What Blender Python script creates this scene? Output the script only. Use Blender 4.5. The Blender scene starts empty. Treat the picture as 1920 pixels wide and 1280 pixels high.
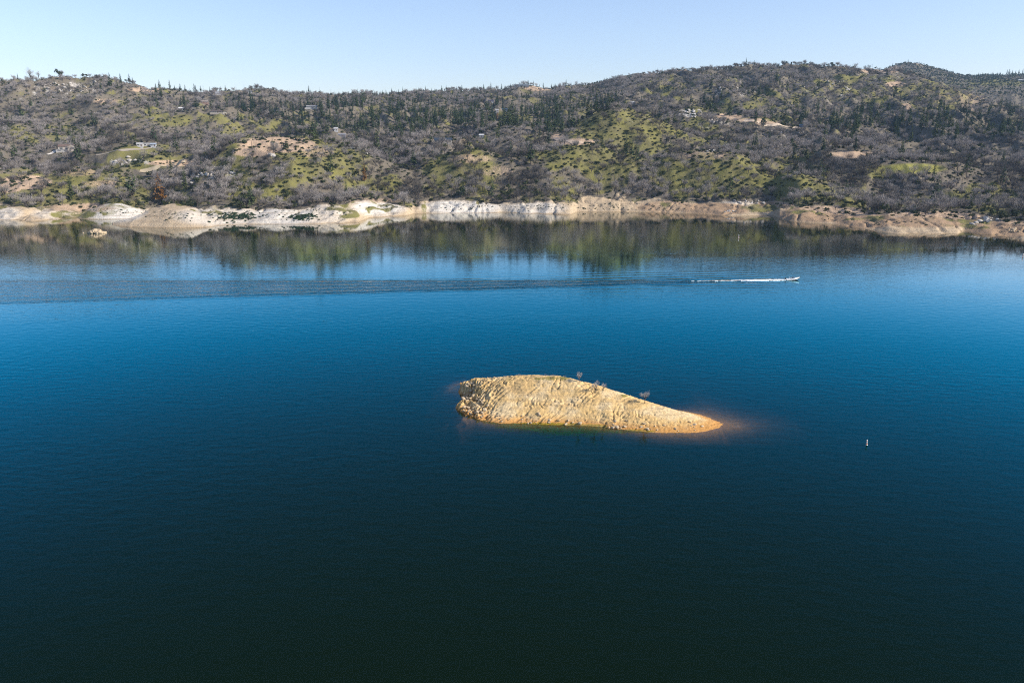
import bpy, bmesh, math, random
import numpy as np
from mathutils import Vector, Matrix, Euler

random.seed(7)
RNG = np.random.default_rng(11)
scene = bpy.context.scene
COL = scene.collection
R = math.radians

# ------------------------------------------------------------------ camera
CAM_H = 70.0
PITCH = R(13.93)
LENS = 28.0
F = 1920 * LENS / 36.0
cam_data = bpy.data.cameras.new('camera')
cam_data.lens = LENS
cam_data.sensor_width = 36.0
cam_data.clip_start = 1.0
cam_data.clip_end = 40000.0
cam = bpy.data.objects.new('camera', cam_data)
cam.location = (0, 0, CAM_H)
cam.rotation_euler = (R(90) - PITCH, 0, 0)
COL.objects.link(cam)
scene.camera = cam

# ------------------------------------------------------------------ light
SUN_EL, SUN_AZ = 32.0, 103.0          # azimuth clockwise from +Y
sun_vec = Vector((math.sin(R(SUN_AZ)) * math.cos(R(SUN_EL)), math.cos(R(SUN_AZ)) * math.cos(R(SUN_EL)), math.sin(R(SUN_EL))))
world = bpy.data.worlds.new('World')
scene.world = world
world.use_nodes = True
wt = world.node_tree
wt.nodes.clear()
w_out = wt.nodes.new('ShaderNodeOutputWorld')
w_bg = wt.nodes.new('ShaderNodeBackground')
w_sky = wt.nodes.new('ShaderNodeTexSky')
w_sky.sky_type = 'NISHITA'
w_sky.sun_disc = False
w_sky.sun_elevation = R(SUN_EL)
w_sky.sun_rotation = R(SUN_AZ)
w_sky.altitude = 300
w_sky.air_density = 1.0
w_sky.dust_density = 1.0
w_sky.ozone_density = 3.2
w_bg.inputs['Strength'].default_value = 0.15
w_mul = wt.nodes.new('ShaderNodeMix'); w_mul.data_type = 'RGBA'; w_mul.blend_type = 'MULTIPLY'
w_mul.inputs[0].default_value = 1.0; w_mul.inputs[7].default_value = (1.03, 0.915, 0.93, 1)
wt.links.new(w_sky.outputs[0], w_mul.inputs[6])
wt.links.new(w_mul.outputs[2], w_bg.inputs['Color'])
wt.links.new(w_bg.outputs[0], w_out.inputs['Surface'])

sun_data = bpy.data.lights.new('sun', 'SUN')
sun_data.energy = 5.0
sun_data.angle = R(0.5)
sun_data.color = (1.0, 0.93, 0.82)
sun = bpy.data.objects.new('sun', sun_data)
sun.rotation_euler = (-sun_vec).to_track_quat('-Z', 'Y').to_euler()
sun.location = (300, -100, 400)
COL.objects.link(sun)

scene.view_settings.view_transform = 'Standard'
scene.view_settings.look = 'None'
scene.view_settings.exposure = 0.52
scene.view_settings.gamma = 1.0
scene.render.engine = 'CYCLES'
scene.cycles.max_bounces = 6
scene.cycles.transparent_max_bounces = 8
scene.cycles.volume_bounces = 0
scene.cycles.use_denoising = False
scene.cycles.denoiser = 'OPENIMAGEDENOISE'
scene.cycles.denoising_input_passes = 'RGB_ALBEDO_NORMAL'
scene.cycles.denoising_prefilter = 'NONE'
scene.cycles.pixel_filter_type = 'BLACKMAN_HARRIS'
scene.cycles.filter_width = 1.1

# ------------------------------------------------------------------ helpers: numbers
CP, SP = math.cos(PITCH), math.sin(PITCH)

def ray(u, v):
    a = (np.asarray(u, float) - 960) / F
    b = (640 - np.asarray(v, float)) / F
    return a, CP + b * SP, -SP + b * CP           # x, y, z of the direction

def at_y(u, v, Y):                                # point on the sight line at depth Y
    dx, dy, dz = ray(u, v)
    return dx / dy * Y, Y, CAM_H + dz / dy * Y

def at_z(u, v, z=0.0):                            # point on the sight line at height z
    dx, dy, dz = ray(u, v)
    t = (z - CAM_H) / dz
    return dx * t, dy * t

def project(x, y, z):
    dz = z - CAM_H
    w = y * CP - dz * SP
    return 960 + F * x / w, 640 - F * (y * SP + dz * CP) / w

_perm = np.random.default_rng(3).permutation(1024)
_ang = np.random.default_rng(4).uniform(0, 2 * np.pi, 1024)
_gx, _gy = np.cos(_ang), np.sin(_ang)

def perlin(x, y, seed=0):
    x = np.asarray(x, float); y = np.asarray(y, float)
    xi = np.floor(x).astype(int); yi = np.floor(y).astype(int)
    xf = x - xi; yf = y - yi
    su = xf * xf * xf * (xf * (xf * 6 - 15) + 10); sv = yf * yf * yf * (yf * (yf * 6 - 15) + 10)
    def g(ix, iy, fx, fy):
        h = _perm[(_perm[(ix + seed * 57) & 1023] + iy) & 1023]
        return _gx[h] * fx + _gy[h] * fy
    n00 = g(xi, yi, xf, yf); n10 = g(xi + 1, yi, xf - 1, yf)
    n01 = g(xi, yi + 1, xf, yf - 1); n11 = g(xi + 1, yi + 1, xf - 1, yf - 1)
    a = n00 + su * (n10 - n00); b = n01 + su * (n11 - n01)
    return (a + sv * (b - a)) * 1.5

def fbm(x, y, o=4, seed=0):
    r = 0; amp = 1; tot = 0
    for k in range(o):
        r = r + amp * perlin(x * 2 ** k, y * 2 ** k, seed + k); tot += amp; amp *= 0.5
    return r / tot

def ridged(x, y, o=3, seed=0):
    r = 0; amp = 1; tot = 0
    for k in range(o):
        r = r + amp * (1 - np.abs(perlin(x * 2 ** k, y * 2 ** k, seed + k)) * 2); tot += amp; amp *= 0.5
    return r / tot

def sstep(a, b, x):
    t = np.clip((x - a) / (b - a), 0, 1)
    return t * t * (3 - 2 * t)

def smax(a, b, k):
    h = np.clip(0.5 + 0.5 * (a - b) / k, 0, 1)
    return b + (a - b) * h + k * h * (1 - h)

def smooth1(a, n, axis):
    if n < 1: return a
    k = np.hanning(2 * n + 3)[1:-1]; k /= k.sum()
    p = np.pad(a, [(n, n) if i == axis else (0, 0) for i in range(a.ndim)], mode='edge')
    return np.apply_along_axis(lambda m: np.convolve(m, k, 'valid'), axis, p)

# ------------------------------------------------------------------ helpers: objects
def tag(o, label=None, cat=None, group=None, kind=None):
    if label: o['label'] = label
    if cat: o['category'] = cat
    if group: o['group'] = group
    if kind: o['kind'] = kind
    return o

def link_mesh(name, me, mats, parent=None):
    o = bpy.data.objects.new(name, me)
    COL.objects.link(o)
    if not isinstance(mats, (list, tuple)): mats = [mats]
    for m in mats:
        if len(me.materials) < len(mats): me.materials.append(m)
    if parent: o.parent = parent
    return o

def empty(name, loc=(0, 0, 0), rz=0.0, s=1.0):
    o = bpy.data.objects.new(name, None)
    COL.objects.link(o)
    o.location = loc; o.rotation_euler = (0, 0, rz); o.scale = (s, s, s)
    o.empty_display_size = 0.5
    return o

def grid_mesh(name, X, Y, Z, smooth=True):
    nr, nc = X.shape
    me = bpy.data.meshes.new(name)
    co = np.stack([X, Y, Z], -1).reshape(-1, 3).astype(np.float32)
    idx = np.arange(nr * nc).reshape(nr, nc)
    q = np.stack([idx[:-1, :-1], idx[:-1, 1:], idx[1:, 1:], idx[1:, :-1]], -1).reshape(-1, 4)
    me.vertices.add(len(co)); me.vertices.foreach_set('co', co.ravel())
    me.loops.add(q.size); me.loops.foreach_set('vertex_index', q.ravel().astype(np.int32))
    me.polygons.add(len(q))
    me.polygons.foreach_set('loop_start', np.arange(0, q.size, 4, dtype=np.int32))
    me.update(calc_edges=True)
    if smooth: me.shade_smooth()
    return me

def fattr(me, name, arr):
    a = me.attributes.new(name, 'FLOAT', 'POINT')
    a.data.foreach_set('value', np.asarray(arr, np.float32).ravel())

def cattr(me, name, r, g, b, al):
    a = me.attributes.new(name, 'FLOAT_COLOR', 'POINT')
    a.data.foreach_set('color', np.stack([r, g, b, al], -1).astype(np.float32).ravel())

class MB:                                        # collects faces for ONE mesh
    def __init__(s): s.v = []; s.f = []; s.m = []
    def add(s, vs, fs, mi=0):
        b = len(s.v); s.v += [tuple(p) for p in vs]
        s.f += [tuple(b + i for i in f) for f in fs]; s.m += [mi] * len(fs)
    def box(s, c, d, mi=0, rz=0):
        x, y, z = [k / 2 for k in d]
        ca, sa = math.cos(rz), math.sin(rz)
        vs = []
        for sx, sy, sz in ((-1, -1, -1), (1, -1, -1), (1, 1, -1), (-1, 1, -1), (-1, -1, 1), (1, -1, 1), (1, 1, 1), (-1, 1, 1)):
            px, py = sx * x, sy * y
            vs.append((c[0] + px * ca - py * sa, c[1] + px * sa + py * ca, c[2] + sz * z))
        s.add(vs, [(0, 3, 2, 1), (4, 5, 6, 7), (0, 1, 5, 4), (1, 2, 6, 5), (2, 3, 7, 6), (3, 0, 4, 7)], mi)
    def tube(s, pts, rad, n=6, mi=0, cap=True):
        rings = []
        vs = []
        for i, p in enumerate(pts):
            p = Vector(p)
            d = (Vector(pts[min(i + 1, len(pts) - 1)]) - Vector(pts[max(i - 1, 0)])).normalized()
            ref = Vector((1, 0, 0)) if abs(d.x) < 0.8 else Vector((0, 1, 0))
            e1 = d.cross(ref).normalized(); e2 = d.cross(e1)
            for k in range(n):
                a = 2 * math.pi * k / n
                vs.append(p + (e1 * math.cos(a) + e2 * math.sin(a)) * rad[i])
        fs = []
        for i in range(len(pts) - 1):
            for k in range(n):
                fs.append((i * n + k, i * n + (k + 1) % n, (i + 1) * n + (k + 1) % n, (i + 1) * n + k))
        if cap:
            fs.append(tuple(range(n))[::-1]); fs.append(tuple((len(pts) - 1) * n + k for k in range(n)))
        s.add(vs, fs, mi)
    def mesh(s, name, smooth=False):
        me = bpy.data.meshes.new(name)
        me.from_pydata(s.v, [], s.f)
        if any(s.m): me.polygons.foreach_set('material_index', s.m)
        if smooth: me.shade_smooth()
        me.update()
        return me
    def build(s, name, mats, parent=None, smooth=False):
        return link_mesh(name, s.mesh(name, smooth), mats, parent)

# ------------------------------------------------------------------ helpers: materials
class NT:
    def __init__(s, name):
        s.m = bpy.data.materials.new(name); s.m.use_nodes = True
        s.t = s.m.node_tree; s.t.nodes.clear()
        s.out = s.n('ShaderNodeOutputMaterial')
    def n(s, t, **kw):
        nd = s.t.nodes.new(t)
        for k, v in kw.items(): setattr(nd, k, v)
        return nd
    def l(s, a, b): s.t.links.new(a, b)
    def setin(s, nd, key, val):
        if hasattr(val, 'is_linked') or isinstance(val, bpy.types.NodeSocket): s.l(val, nd.inputs[key])
        else: nd.inputs[key].default_value = val
    def math(s, op, a, b=None, clamp=False):
        nd = s.n('ShaderNodeMath', operation=op, use_clamp=clamp)
        s.setin(nd, 0, a)
        if b is not None: s.setin(nd, 1, b)
        return nd.outputs[0]
    def mix(s, f, a, b):
        nd = s.n('ShaderNodeMix', data_type='RGBA', clamp_factor=True)
        s.setin(nd, 0, f)
        s.setin(nd, 6, a if isinstance(a, bpy.types.NodeSocket) else (*a, 1)); s.setin(nd, 7, b if isinstance(b, bpy.types.NodeSocket) else (*b, 1))
        return nd.outputs[2]
    def ramp(s, f, lo, hi):
        nd = s.n('ShaderNodeMapRange', interpolation_type='SMOOTHSTEP')
        s.setin(nd, 0, f); nd.inputs[1].default_value = lo; nd.inputs[2].default_value = hi
        return nd.outputs[0]
    def coord(s, scale=(1, 1, 1), rot=(0, 0, 0), obj=True):
        tc = s.n('ShaderNodeTexCoord'); mp = s.n('ShaderNodeMapping')
        mp.inputs['Scale'].default_value = scale; mp.inputs['Rotation'].default_value = rot
        s.l(tc.outputs['Object' if obj else 'Generated'], mp.inputs[0])
        return mp.outputs[0]
    def noise(s, vec, scale, detail=3, rough=0.55, dist=0.0):
        nd = s.n('ShaderNodeTexNoise')
        s.l(vec, nd.inputs['Vector']); nd.inputs['Scale'].default_value = scale
        nd.inputs['Detail'].default_value = detail; nd.inputs['Roughness'].default_value = rough
        nd.inputs['Distortion'].default_value = dist
        return nd.outputs[0]
    def bsdf(s, col, rough=0.9, spec=0.2, normal=None, metal=0.0):
        b = s.n('ShaderNodeBsdfPrincipled')
        s.setin(b, 'Base Color', col if isinstance(col, bpy.types.NodeSocket) else (*col, 1))
        s.setin(b, 'Roughness', rough); b.inputs['Specular IOR Level'].default_value = spec
        b.inputs['Metallic'].default_value = metal
        if normal is not None: s.l(normal, b.inputs['Normal'])
        s.l(b.outputs[0], s.out.inputs[0])
        return b
    def bump(s, h, strength, dist):
        b = s.n('ShaderNodeBump'); b.inputs['Strength'].default_value = strength; b.inputs['Distance'].default_value = dist
        s.l(h, b.inputs['Height'])
        return b.outputs[0]

def simple_mat(name, col, rough=0.7, spec=0.3, var=0.12, scale=1.5):
    t = NT(name)
    n = t.noise(t.coord(), scale, 4)
    c = t.mix(n, tuple(k * (1 - var) for k in col), tuple(min(1, k * (1 + var)) for k in col))
    t.bsdf(c, rough, spec)
    return t.m

def plant_mat(name, ca, cb, cc, rough=0.85, stand=None):
    t = NT(name)
    oi = t.n('ShaderNodeObjectInfo')
    n = t.noise(t.coord(), 0.5, 2)
    c = t.mix(oi.outputs['Random'], ca, cb)
    c = t.mix(t.ramp(n, 0.4, 0.7), c, cc)
    if stand:                                     # whole stands of one tone, as they grew or burnt
        sn = t.n('ShaderNodeTexNoise'); t.l(oi.outputs['Location'], sn.inputs['Vector'])
        sn.inputs['Scale'].default_value = 0.011; sn.inputs['Detail'].default_value = 4
        c = t.mix(t.ramp(sn.outputs[0], 0.46, 0.62), c, stand)
    t.bsdf(c, rough, 0.1)
    return t.m

MAT = {}
MAT['twig'] = plant_mat('twig_bark', (0.288, 0.262, 0.245), (0.19, 0.168, 0.158), (0.335, 0.302, 0.278), stand=(0.085, 0.076, 0.068))
MAT['bark'] = plant_mat('grey_bark', (0.10, 0.085, 0.078), (0.07, 0.058, 0.054), (0.045, 0.04, 0.038))
MAT['pale_twig'] = plant_mat('pale_twig_bark', (0.36, 0.34, 0.32), (0.31, 0.29, 0.27), (0.42, 0.39, 0.37))
MAT['char'] = plant_mat('charred_bark', (0.035, 0.032, 0.035), (0.055, 0.05, 0.05), (0.02, 0.02, 0.022))
MAT['needle'] = plant_mat('conifer_needles', (0.080, 0.108, 0.046), (0.115, 0.138, 0.050), (0.055, 0.082, 0.040), stand=(0.045, 0.07, 0.038))
MAT['rust'] = plant_mat('dead_needles', (0.26, 0.13, 0.035), (0.24, 0.12, 0.04), (0.18, 0.10, 0.04))
MAT['leaf'] = plant_mat('shrub_leaves', (0.038, 0.048, 0.022), (0.058, 0.068, 0.028), (0.028, 0.036, 0.02))
MAT['sage'] = plant_mat('olive_leaves', (0.060, 0.070, 0.030), (0.085, 0.092, 0.038), (0.040, 0.050, 0.026))
MAT['shore_leaf'] = plant_mat('shore_leaves', (0.032, 0.06, 0.032), (0.05, 0.075, 0.035), (0.024, 0.04, 0.026))

# ------------------------------------------------------------------ terrain shape
def L(lst):                                       # (u, v, Y) list -> azimuth slope, Y, z
    q = np.array(lst, float)
    x, y, z = at_y(q[:, 0], q[:, 1], q[:, 2])
    return x / y, y, z

shore_px = [(-600, 430), (-200, 418), (0, 413), (60, 415), (110, 411), (150, 408), (185, 409), (206, 410), (262, 410), (300, 408), (340, 413), (380, 425), (450, 421), (560, 420),
            (640, 419), (672, 416), (690, 409), (725, 406), (762, 404), (775, 400), (800, 400), (940, 399), (952, 399), (1000, 401), (1070, 403), (1080, 397), (1200, 397), (1300, 400), (1370, 405),
            (1450, 404), (1458, 409), (1490, 416), (1560, 420), (1630, 431), (1690, 440), (1795, 438), (1808, 434), (1830, 437), (1880, 443), (1920, 450), (2100, 470), (2600, 500)]
sp = np.array(shore_px, float)
sx, sy = at_z(sp[:, 0], sp[:, 1])
SH_A, SH_Y = sx / sy, sy

ring_px = [(-600, 397, 50), (0, 385, 52), (100, 388, 50), (150, 392, 40), (205, 384, 42), (262, 387, 44), (300, 390, 46), (340, 391, 56), (380, 392, 70), (480, 390, 55), (560, 387, 55), (640, 380, 55),
           (720, 377, 45), (760, 382, 34), (800, 378, 34), (860, 376, 34), (940, 376, 34), (990, 374, 36), (1030, 376, 40), (1100, 372, 40), (1150, 372, 40), (1200, 376, 36), (1300, 378, 40),
           (1400, 382, 44), (1450, 384, 40), (1460, 384, 50), (1500, 390, 50), (1560, 397, 48), (1620, 404, 54), (1700, 405, 70), (1770, 404, 70), (1850, 412, 50), (1920, 419, 55), (2100, 434, 60), (2600, 454, 60)]
rp = np.array(ring_px, float)
_shY = np.interp((rp[:, 0] - 960) / (F * 1.01), SH_A, SH_Y)
rx_, ry_, rz_ = at_y(rp[:, 0], rp[:, 1], _shY + rp[:, 2])
RG_A, RG_Y, RG_Z = rx_ / ry_, ry_, rz_

LAY = [
    L([(-600, 345, 960), (0, 335, 930), (150, 330, 960), (300, 330, 930), (430, 330, 920), (700, 335, 960), (900, 325, 980), (1000, 330, 960), (1100, 325, 960), (1220, 325, 960), (1400, 325, 960),
       (1500, 335, 930), (1600, 340, 900), (1700, 345, 880), (1800, 345, 860), (1920, 350, 850), (2600, 370, 850)]),
    L([(-600, 300, 1180), (0, 292, 1150), (200, 290, 1180), (400, 285, 1200), (700, 290, 1200), (800, 275, 1150), (1000, 285, 1150), (1220, 280, 1160), (1400, 285, 1150), (1500, 290, 1120),
       (1700, 300, 1080), (1800, 305, 1060), (1920, 305, 1050), (2600, 320, 1050)]),
    L([(-600, 240, 1450), (0, 235, 1420), (200, 232, 1420), (400, 236, 1450), (600, 250, 1450), (800, 245, 1480), (1000, 240, 1480), (1200, 232, 1450), (1400, 235, 1400), (1600, 240, 1380),
       (1800, 252, 1350), (1920, 258, 1320), (2600, 270, 1320)]),
    L([(-600, 195, 1650), (0, 190, 1600), (100, 180, 1580), (200, 185, 1580), (330, 198, 1640), (450, 203, 1680), (600, 207, 1750), (800, 205, 1800), (1000, 198, 1850), (1200, 185, 1800), (1300, 172, 1750), (1400, 172, 1700),
       (1500, 172, 1700), (1600, 180, 1700), (1700, 190, 1650), (1800, 212, 1580), (1920, 232, 1500), (2600, 245, 1500)]),
    L([(-600, 175, 1850), (0, 167, 1800), (60, 163, 1780), (100, 157, 1740), (150, 155, 1740), (200, 158, 1760), (250, 166, 1780), (300, 177, 1850), (350, 180, 1900), (440, 178, 1950), (490, 172, 2000), (570, 182, 2050),
       (640, 183, 2100), (760, 180, 2150), (850, 173, 2250), (960, 168, 2300), (1040, 166, 2350), (1110, 163, 2400), (1180, 148, 2250), (1230, 139, 2150), (1300, 133, 2100), (1400, 127, 2050),
       (1450, 125, 2050), (1520, 127, 2050), (1600, 130, 2050), (1650, 135, 2050), (1690, 142, 2000), (1740, 155, 1950), (1800, 175, 1850), (1850, 198, 1750), (1920, 223, 1650), (2600, 240, 1650)]),
    L([(-600, 190, 2500), (600, 190, 2600), (1000, 178, 2800), (1110, 170, 2900), (1200, 160, 2900), (1500, 160, 2800), (1700, 175, 2700), (1800, 190, 2500), (1850, 202, 2400), (1920, 222, 2300), (2600, 225, 2300)]),
    L([(-600, 200, 3000), (900, 192, 3100), (1100, 168, 3300), (1200, 160, 3300), (1500, 160, 3200), (1680, 150, 3100), (1780, 155, 3000), (1850, 158, 2900), (1920, 158, 2900), (2600, 165, 2900)]),
    L([(-600, 205, 4000), (900, 200, 4000), (1060, 172, 4000), (1110, 156, 4000), (1150, 145, 4000), (1185, 135, 4000), (1215, 134, 4000), (1260, 145, 4000), (1600, 150, 3900), (1650, 131, 3900), (1682, 117, 3900), (1720, 114, 3900),
       (1745, 123, 3900), (1775, 133, 3900), (1805, 141, 3900), (1860, 141, 3900), (1920, 140, 3900), (2600, 150, 3900)]),
    L([(-600, 235, 5200), (2600, 215, 5200)]),
]
DOMES = [  # u, v of the crest, depth, radii, height lost at the radius, softness
    (540, 259, 965, 130, 125, 44, 9), (600, 285, 960, 110, 95, 34, 9), (455, 288, 975, 80, 90, 34, 8),
    (272, 270, 1060, 140, 105, 38, 8), (130, 285, 1080, 110, 90, 34, 8), (45, 333, 850, 75, 65, 30, 6), (160, 327, 900, 85, 60, 22, 6),
    (878, 285, 955, 95, 85, 36, 8), (745, 322, 920, 60, 60, 24, 8),
    (1160, 206, 1210, 120, 130, 62, 9), (1085, 250, 1150, 90, 90, 44, 9), (1230, 240, 1180, 90, 90, 40, 9),
    (1080, 274, 985, 110, 95, 36, 8), (1318, 291, 960, 105, 85, 34, 8),
    (1306, 206, 1360, 100, 95, 44, 7), (1390, 221, 1345, 90, 70, 30, 7), (1480, 237, 1320, 100, 70, 30, 7),
    (1392, 156, 1850, 190, 170, 62, 14), (1340, 180, 1700, 120, 110, 42, 10), (1560, 148, 1900, 160, 160, 50, 12), (1670, 165, 1850, 170, 160, 50, 12),
    (1600, 284, 1010, 95, 75, 30, 8), (1700, 310, 930, 110, 50, 16, 8), (1500, 330, 890, 70, 60, 22, 8),
    (100, 153, 1700, 190, 170, 52, 14), (220, 176, 1600, 120, 120, 40, 12), (30, 235, 1320, 120, 120, 40, 12), (405, 216, 1520, 95, 80, 30, 9),
    (590, 205, 1700, 130, 110, 36, 10), (832, 268, 1080, 60, 40, 14, 6), (940, 206, 1750, 110, 90, 30, 9), (960, 240, 1330, 110, 90, 36, 9), (1000, 166, 2150, 120, 110, 34, 9),
    (1870, 175, 2600, 160, 160, 60, 14), (1800, 168, 2700, 140, 140, 50, 14),
]

A_COLS = np.linspace((-330 - 960) / 1540.0, (2250 - 960) / 1540.0, 1040)
Y_ROWS = np.concatenate([np.arange(520, 900, 2.0), np.arange(900, 1400, 3.0), np.arange(1400, 2500, 6.0), np.arange(2500, 5300, 28.0)])

def build_heights():
    a = A_COLS
    shY = np.interp(a, SH_A, SH_Y)
    rgY = np.interp(a, RG_A, RG_Y); rgZ = np.interp(a, RG_A, RG_Z)
    rgY = np.maximum(rgY, shY + 22)
    knY = [shY - 300, shY - 40, shY, shY + 0.4 * (rgY - shY), rgY]
    knZ = [0 * a - 30, 0 * a - 7, 0 * a, rgZ * 0.62, rgZ]
    for (la, ly, lz) in LAY:
        knY.append(np.maximum(np.interp(a, la, ly), knY[-1] + 30)); knZ.append(np.interp(a, la, lz))
    knY = np.array(knY); knZ = np.array(knZ)
    H = np.zeros((len(Y_ROWS), len(a)))
    for j in range(len(a)):
        H[:, j] = np.interp(Y_ROWS, knY[:, j], knZ[:, j])
    Hs = smooth1(smooth1(H, 9, 0), 8, 1)
    Hn = smooth1(smooth1(H, 1, 0), 1, 1)
    Yg = np.repeat(Y_ROWS[:, None], len(a), 1)
    Xg = Yg * a[None, :]
    back = Yg - rgY[None, :]
    w = sstep(0, 60, back)
    H = Hn * (1 - w) + Hs * w
    calm = np.zeros_like(H)
    for (u, v, Y, rx, ry, drop, k) in DOMES:
        x0, y0, z0 = at_y(u, v, Y)
        d2 = ((Xg - x0) / rx) ** 2 + ((Yg - y0) / ry) ** 2
        calm = np.maximum(calm, np.exp(-d2 * 1.3) * (Y < 1500))
        dome = z0 + 4 - drop * d2 ** 0.8 - k * 0.1
        H = H + sstep(-5, 75, back) * (smax(H, dome, k) - H)
    hi = sstep(0, 70, back)
    far = sstep(1500, 2600, Yg)
    wx_ = fbm(Xg / 140, Yg / 140, 2, 8) * 0.35
    n1 = ridged(Xg / 150 + 3.1 + wx_, Yg / 230 + wx_, 3, 5)
    n2 = ridged(Xg / 60, Yg / 75 + 7.7, 3, 15)
    n3 = fbm(Xg / 16, Yg / 16, 3, 25)
    H = H + hi * ((n1 - 0.45) * (33 - 23 * far) * (1 - 0.8 * calm) + (n2 - 0.45) * (9.0 - 4 * far) * (1 - 0.55 * calm) + n3 * 1.6)
    # the bare drawdown band: rounded slabs, gullies and fine ledges
    land = sstep(-2, 3, H) * (1 - hi)
    slab = ridged(Xg / 38 + 9, Yg / 80, 2, 40)
    ledge = (H + fbm(Xg / 14, Yg / 14, 3, 47) * 1.2) / 1.3
    ledge = (np.floor(ledge) + sstep(0.2, 0.8, ledge - np.floor(ledge)) - ledge) * 1.3
    cuts = np.clip(ridged(Xg / 22 + fbm(Xg / 30, Yg / 30, 2, 3), Yg / 70, 2, 49) - 0.62, 0, 1)
    H = H + land * ((slab - 0.5) * 3.0 + fbm(Xg / 7, Yg / 9, 4, 44) * 1.5 + ledge * 0.75 - cuts * 7.0)
    # the low tip of the long slab reaching out in front of the inlet, and the white dome behind the inlet
    U_ = 960 + a[None, :] * F * 1.012
    top = (0.3 + np.clip((U_ - 208) / 118, 0, 1) ** 0.8 * 11) * (1 - sstep(345, 420, U_)) - 8 * (U_ < 205)
    yb = 742 + sstep(245, 300, U_) * 110
    prof = sstep(668, 715, Yg) * (1 - sstep(yb - 14, yb + 8, Yg))
    P = -6 + (top + 6 + (slab - 0.5) * 2.0 * sstep(0, 6, top)) * prof
    P = P + prof * fbm(Xg / 7, Yg / 9, 4, 44) * 0.9
    P = np.where((U_ > 195) & (U_ < 420), P, -50)
    H = np.maximum(H, P)
    x0, y0, z0 = at_y(214, 381, 795)
    d2 = ((Xg - x0) / 34) ** 2 + ((Yg - y0) / 30) ** 2
    H = smax(H, np.where(d2 < 4, z0 - 13 * d2 ** 0.85 + fbm(Xg / 8, Yg / 8, 3, 46) * .8, -60), 1.5)
    return Xg, Yg, H, back

TX, TY, TZ, BACK = build_heights()
ROW_I = np.arange(len(Y_ROWS)); COL_I = np.arange(len(A_COLS))

def ground(x, y):
    x = np.asarray(x, float); y = np.asarray(y, float)
    r = np.interp(y, Y_ROWS, ROW_I); c = np.interp(x / np.maximum(y, 1), A_COLS, COL_I)
    r0 = np.clip(r.astype(int), 0, len(Y_ROWS) - 2); c0 = np.clip(c.astype(int), 0, len(A_COLS) - 2)
    fr = r - r0; fc = c - c0
    return (TZ[r0, c0] * (1 - fr) * (1 - fc) + TZ[r0, c0 + 1] * (1 - fr) * fc + TZ[r0 + 1, c0] * fr * (1 - fc) + TZ[r0 + 1, c0 + 1] * fr * fc)

_ys = np.arange(560, 5200, 1.5)
def hit(u, v, ymin=560):
    dx, dy, dz = ray(u, v)
    ys = _ys[_ys > ymin]
    zr = CAM_H + dz / dy * ys
    g = ground(dx / dy * ys, ys)
    k = np.nonzero(g >= zr)[0]
    i = k[0] if len(k) else int(np.argmax(g - zr))
    return float(dx / dy * ys[i]), float(ys[i]), float(g[i])

def crest(u):                                    # highest-looking ground point at picture column u
    a = (u - 960) / 1550.0
    ys = np.arange(1200, 4400, 6.0)
    g = ground(a * ys, ys)
    e = (g - CAM_H) / ys
    i = int(np.argmax(e))
    return float(a * ys[i]), float(ys[i]), float(g[i])

ELEV = (TZ - CAM_H) / TY
ELMAX = np.maximum.accumulate(ELEV, 0)
def clearance(x, y, ztop):                        # >0 when a top at ztop shows over the ground in front of it
    r = np.clip(np.interp(y, Y_ROWS, ROW_I).astype(int) - 2, 0, None)
    c = np.clip(np.round(np.interp(x / y, A_COLS, COL_I)).astype(int), 0, len(A_COLS) - 1)
    return (ztop - CAM_H) / y - ELMAX[r, c]

TU, TV = project(TX, TY, TZ)

def blobs(lst, U, V):
    m = np.zeros_like(U)
    for (u, v, ru, rv, s) in lst:
        d = ((U - u) / ru) ** 2 + ((V - v) / rv) ** 2
        m = np.maximum(m, s * np.clip(1.6 - d * 1.1, 0, 1))
    return m

TAN = [(520, 272, 72, 15, 1.0), (590, 285, 40, 12, .5), (470, 285, 40, 10, .7), (50, 342, 48, 14, .8), (15, 352, 30, 10, .7), (150, 322, 40, 10, .5), (190, 345, 40, 8, .5), (330, 306, 60, 6, .8), (880, 298, 50, 10, .5), (930, 320, 40, 12, .4),
       (1365, 219, 24, 6, 1.2), (1410, 226, 30, 4, .9), (1440, 232, 25, 4, .9), (1600, 290, 45, 7, .9), (1078, 266, 40, 6, .9), (1045, 257, 15, 5, .9), (1250, 128, 60, 8, .6), (1200, 140, 40, 6, .4), (1650, 130, 45, 9, .6),
       (1680, 158, 20, 5, .9), (1800, 185, 60, 14, .4), (1320, 292, 40, 10, .5), (1010, 166, 28, 5, .8), (270, 168, 30, 5, .9), (200, 190, 30, 6, .5), (1700, 200, 10, 6, .9), (1850, 200, 60, 12, .35), (1740, 118, 30, 5, .6), (620, 222, 10, 8, .6), (860, 262, 60, 6, .4), (140, 170, 60, 14, .3), (1540, 402, 90, 16, 1.0), (1620, 415, 60, 14, 1.0), (1740, 412, 120, 16, .8), (1880, 430, 70, 16, 1.0), (1250, 388, 60, 12, .7), (1340, 392, 70, 12, .9), (1450, 385, 40, 8, .8), (150, 390, 70, 10, .6), (700, 376, 60, 5, .5)]
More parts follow.
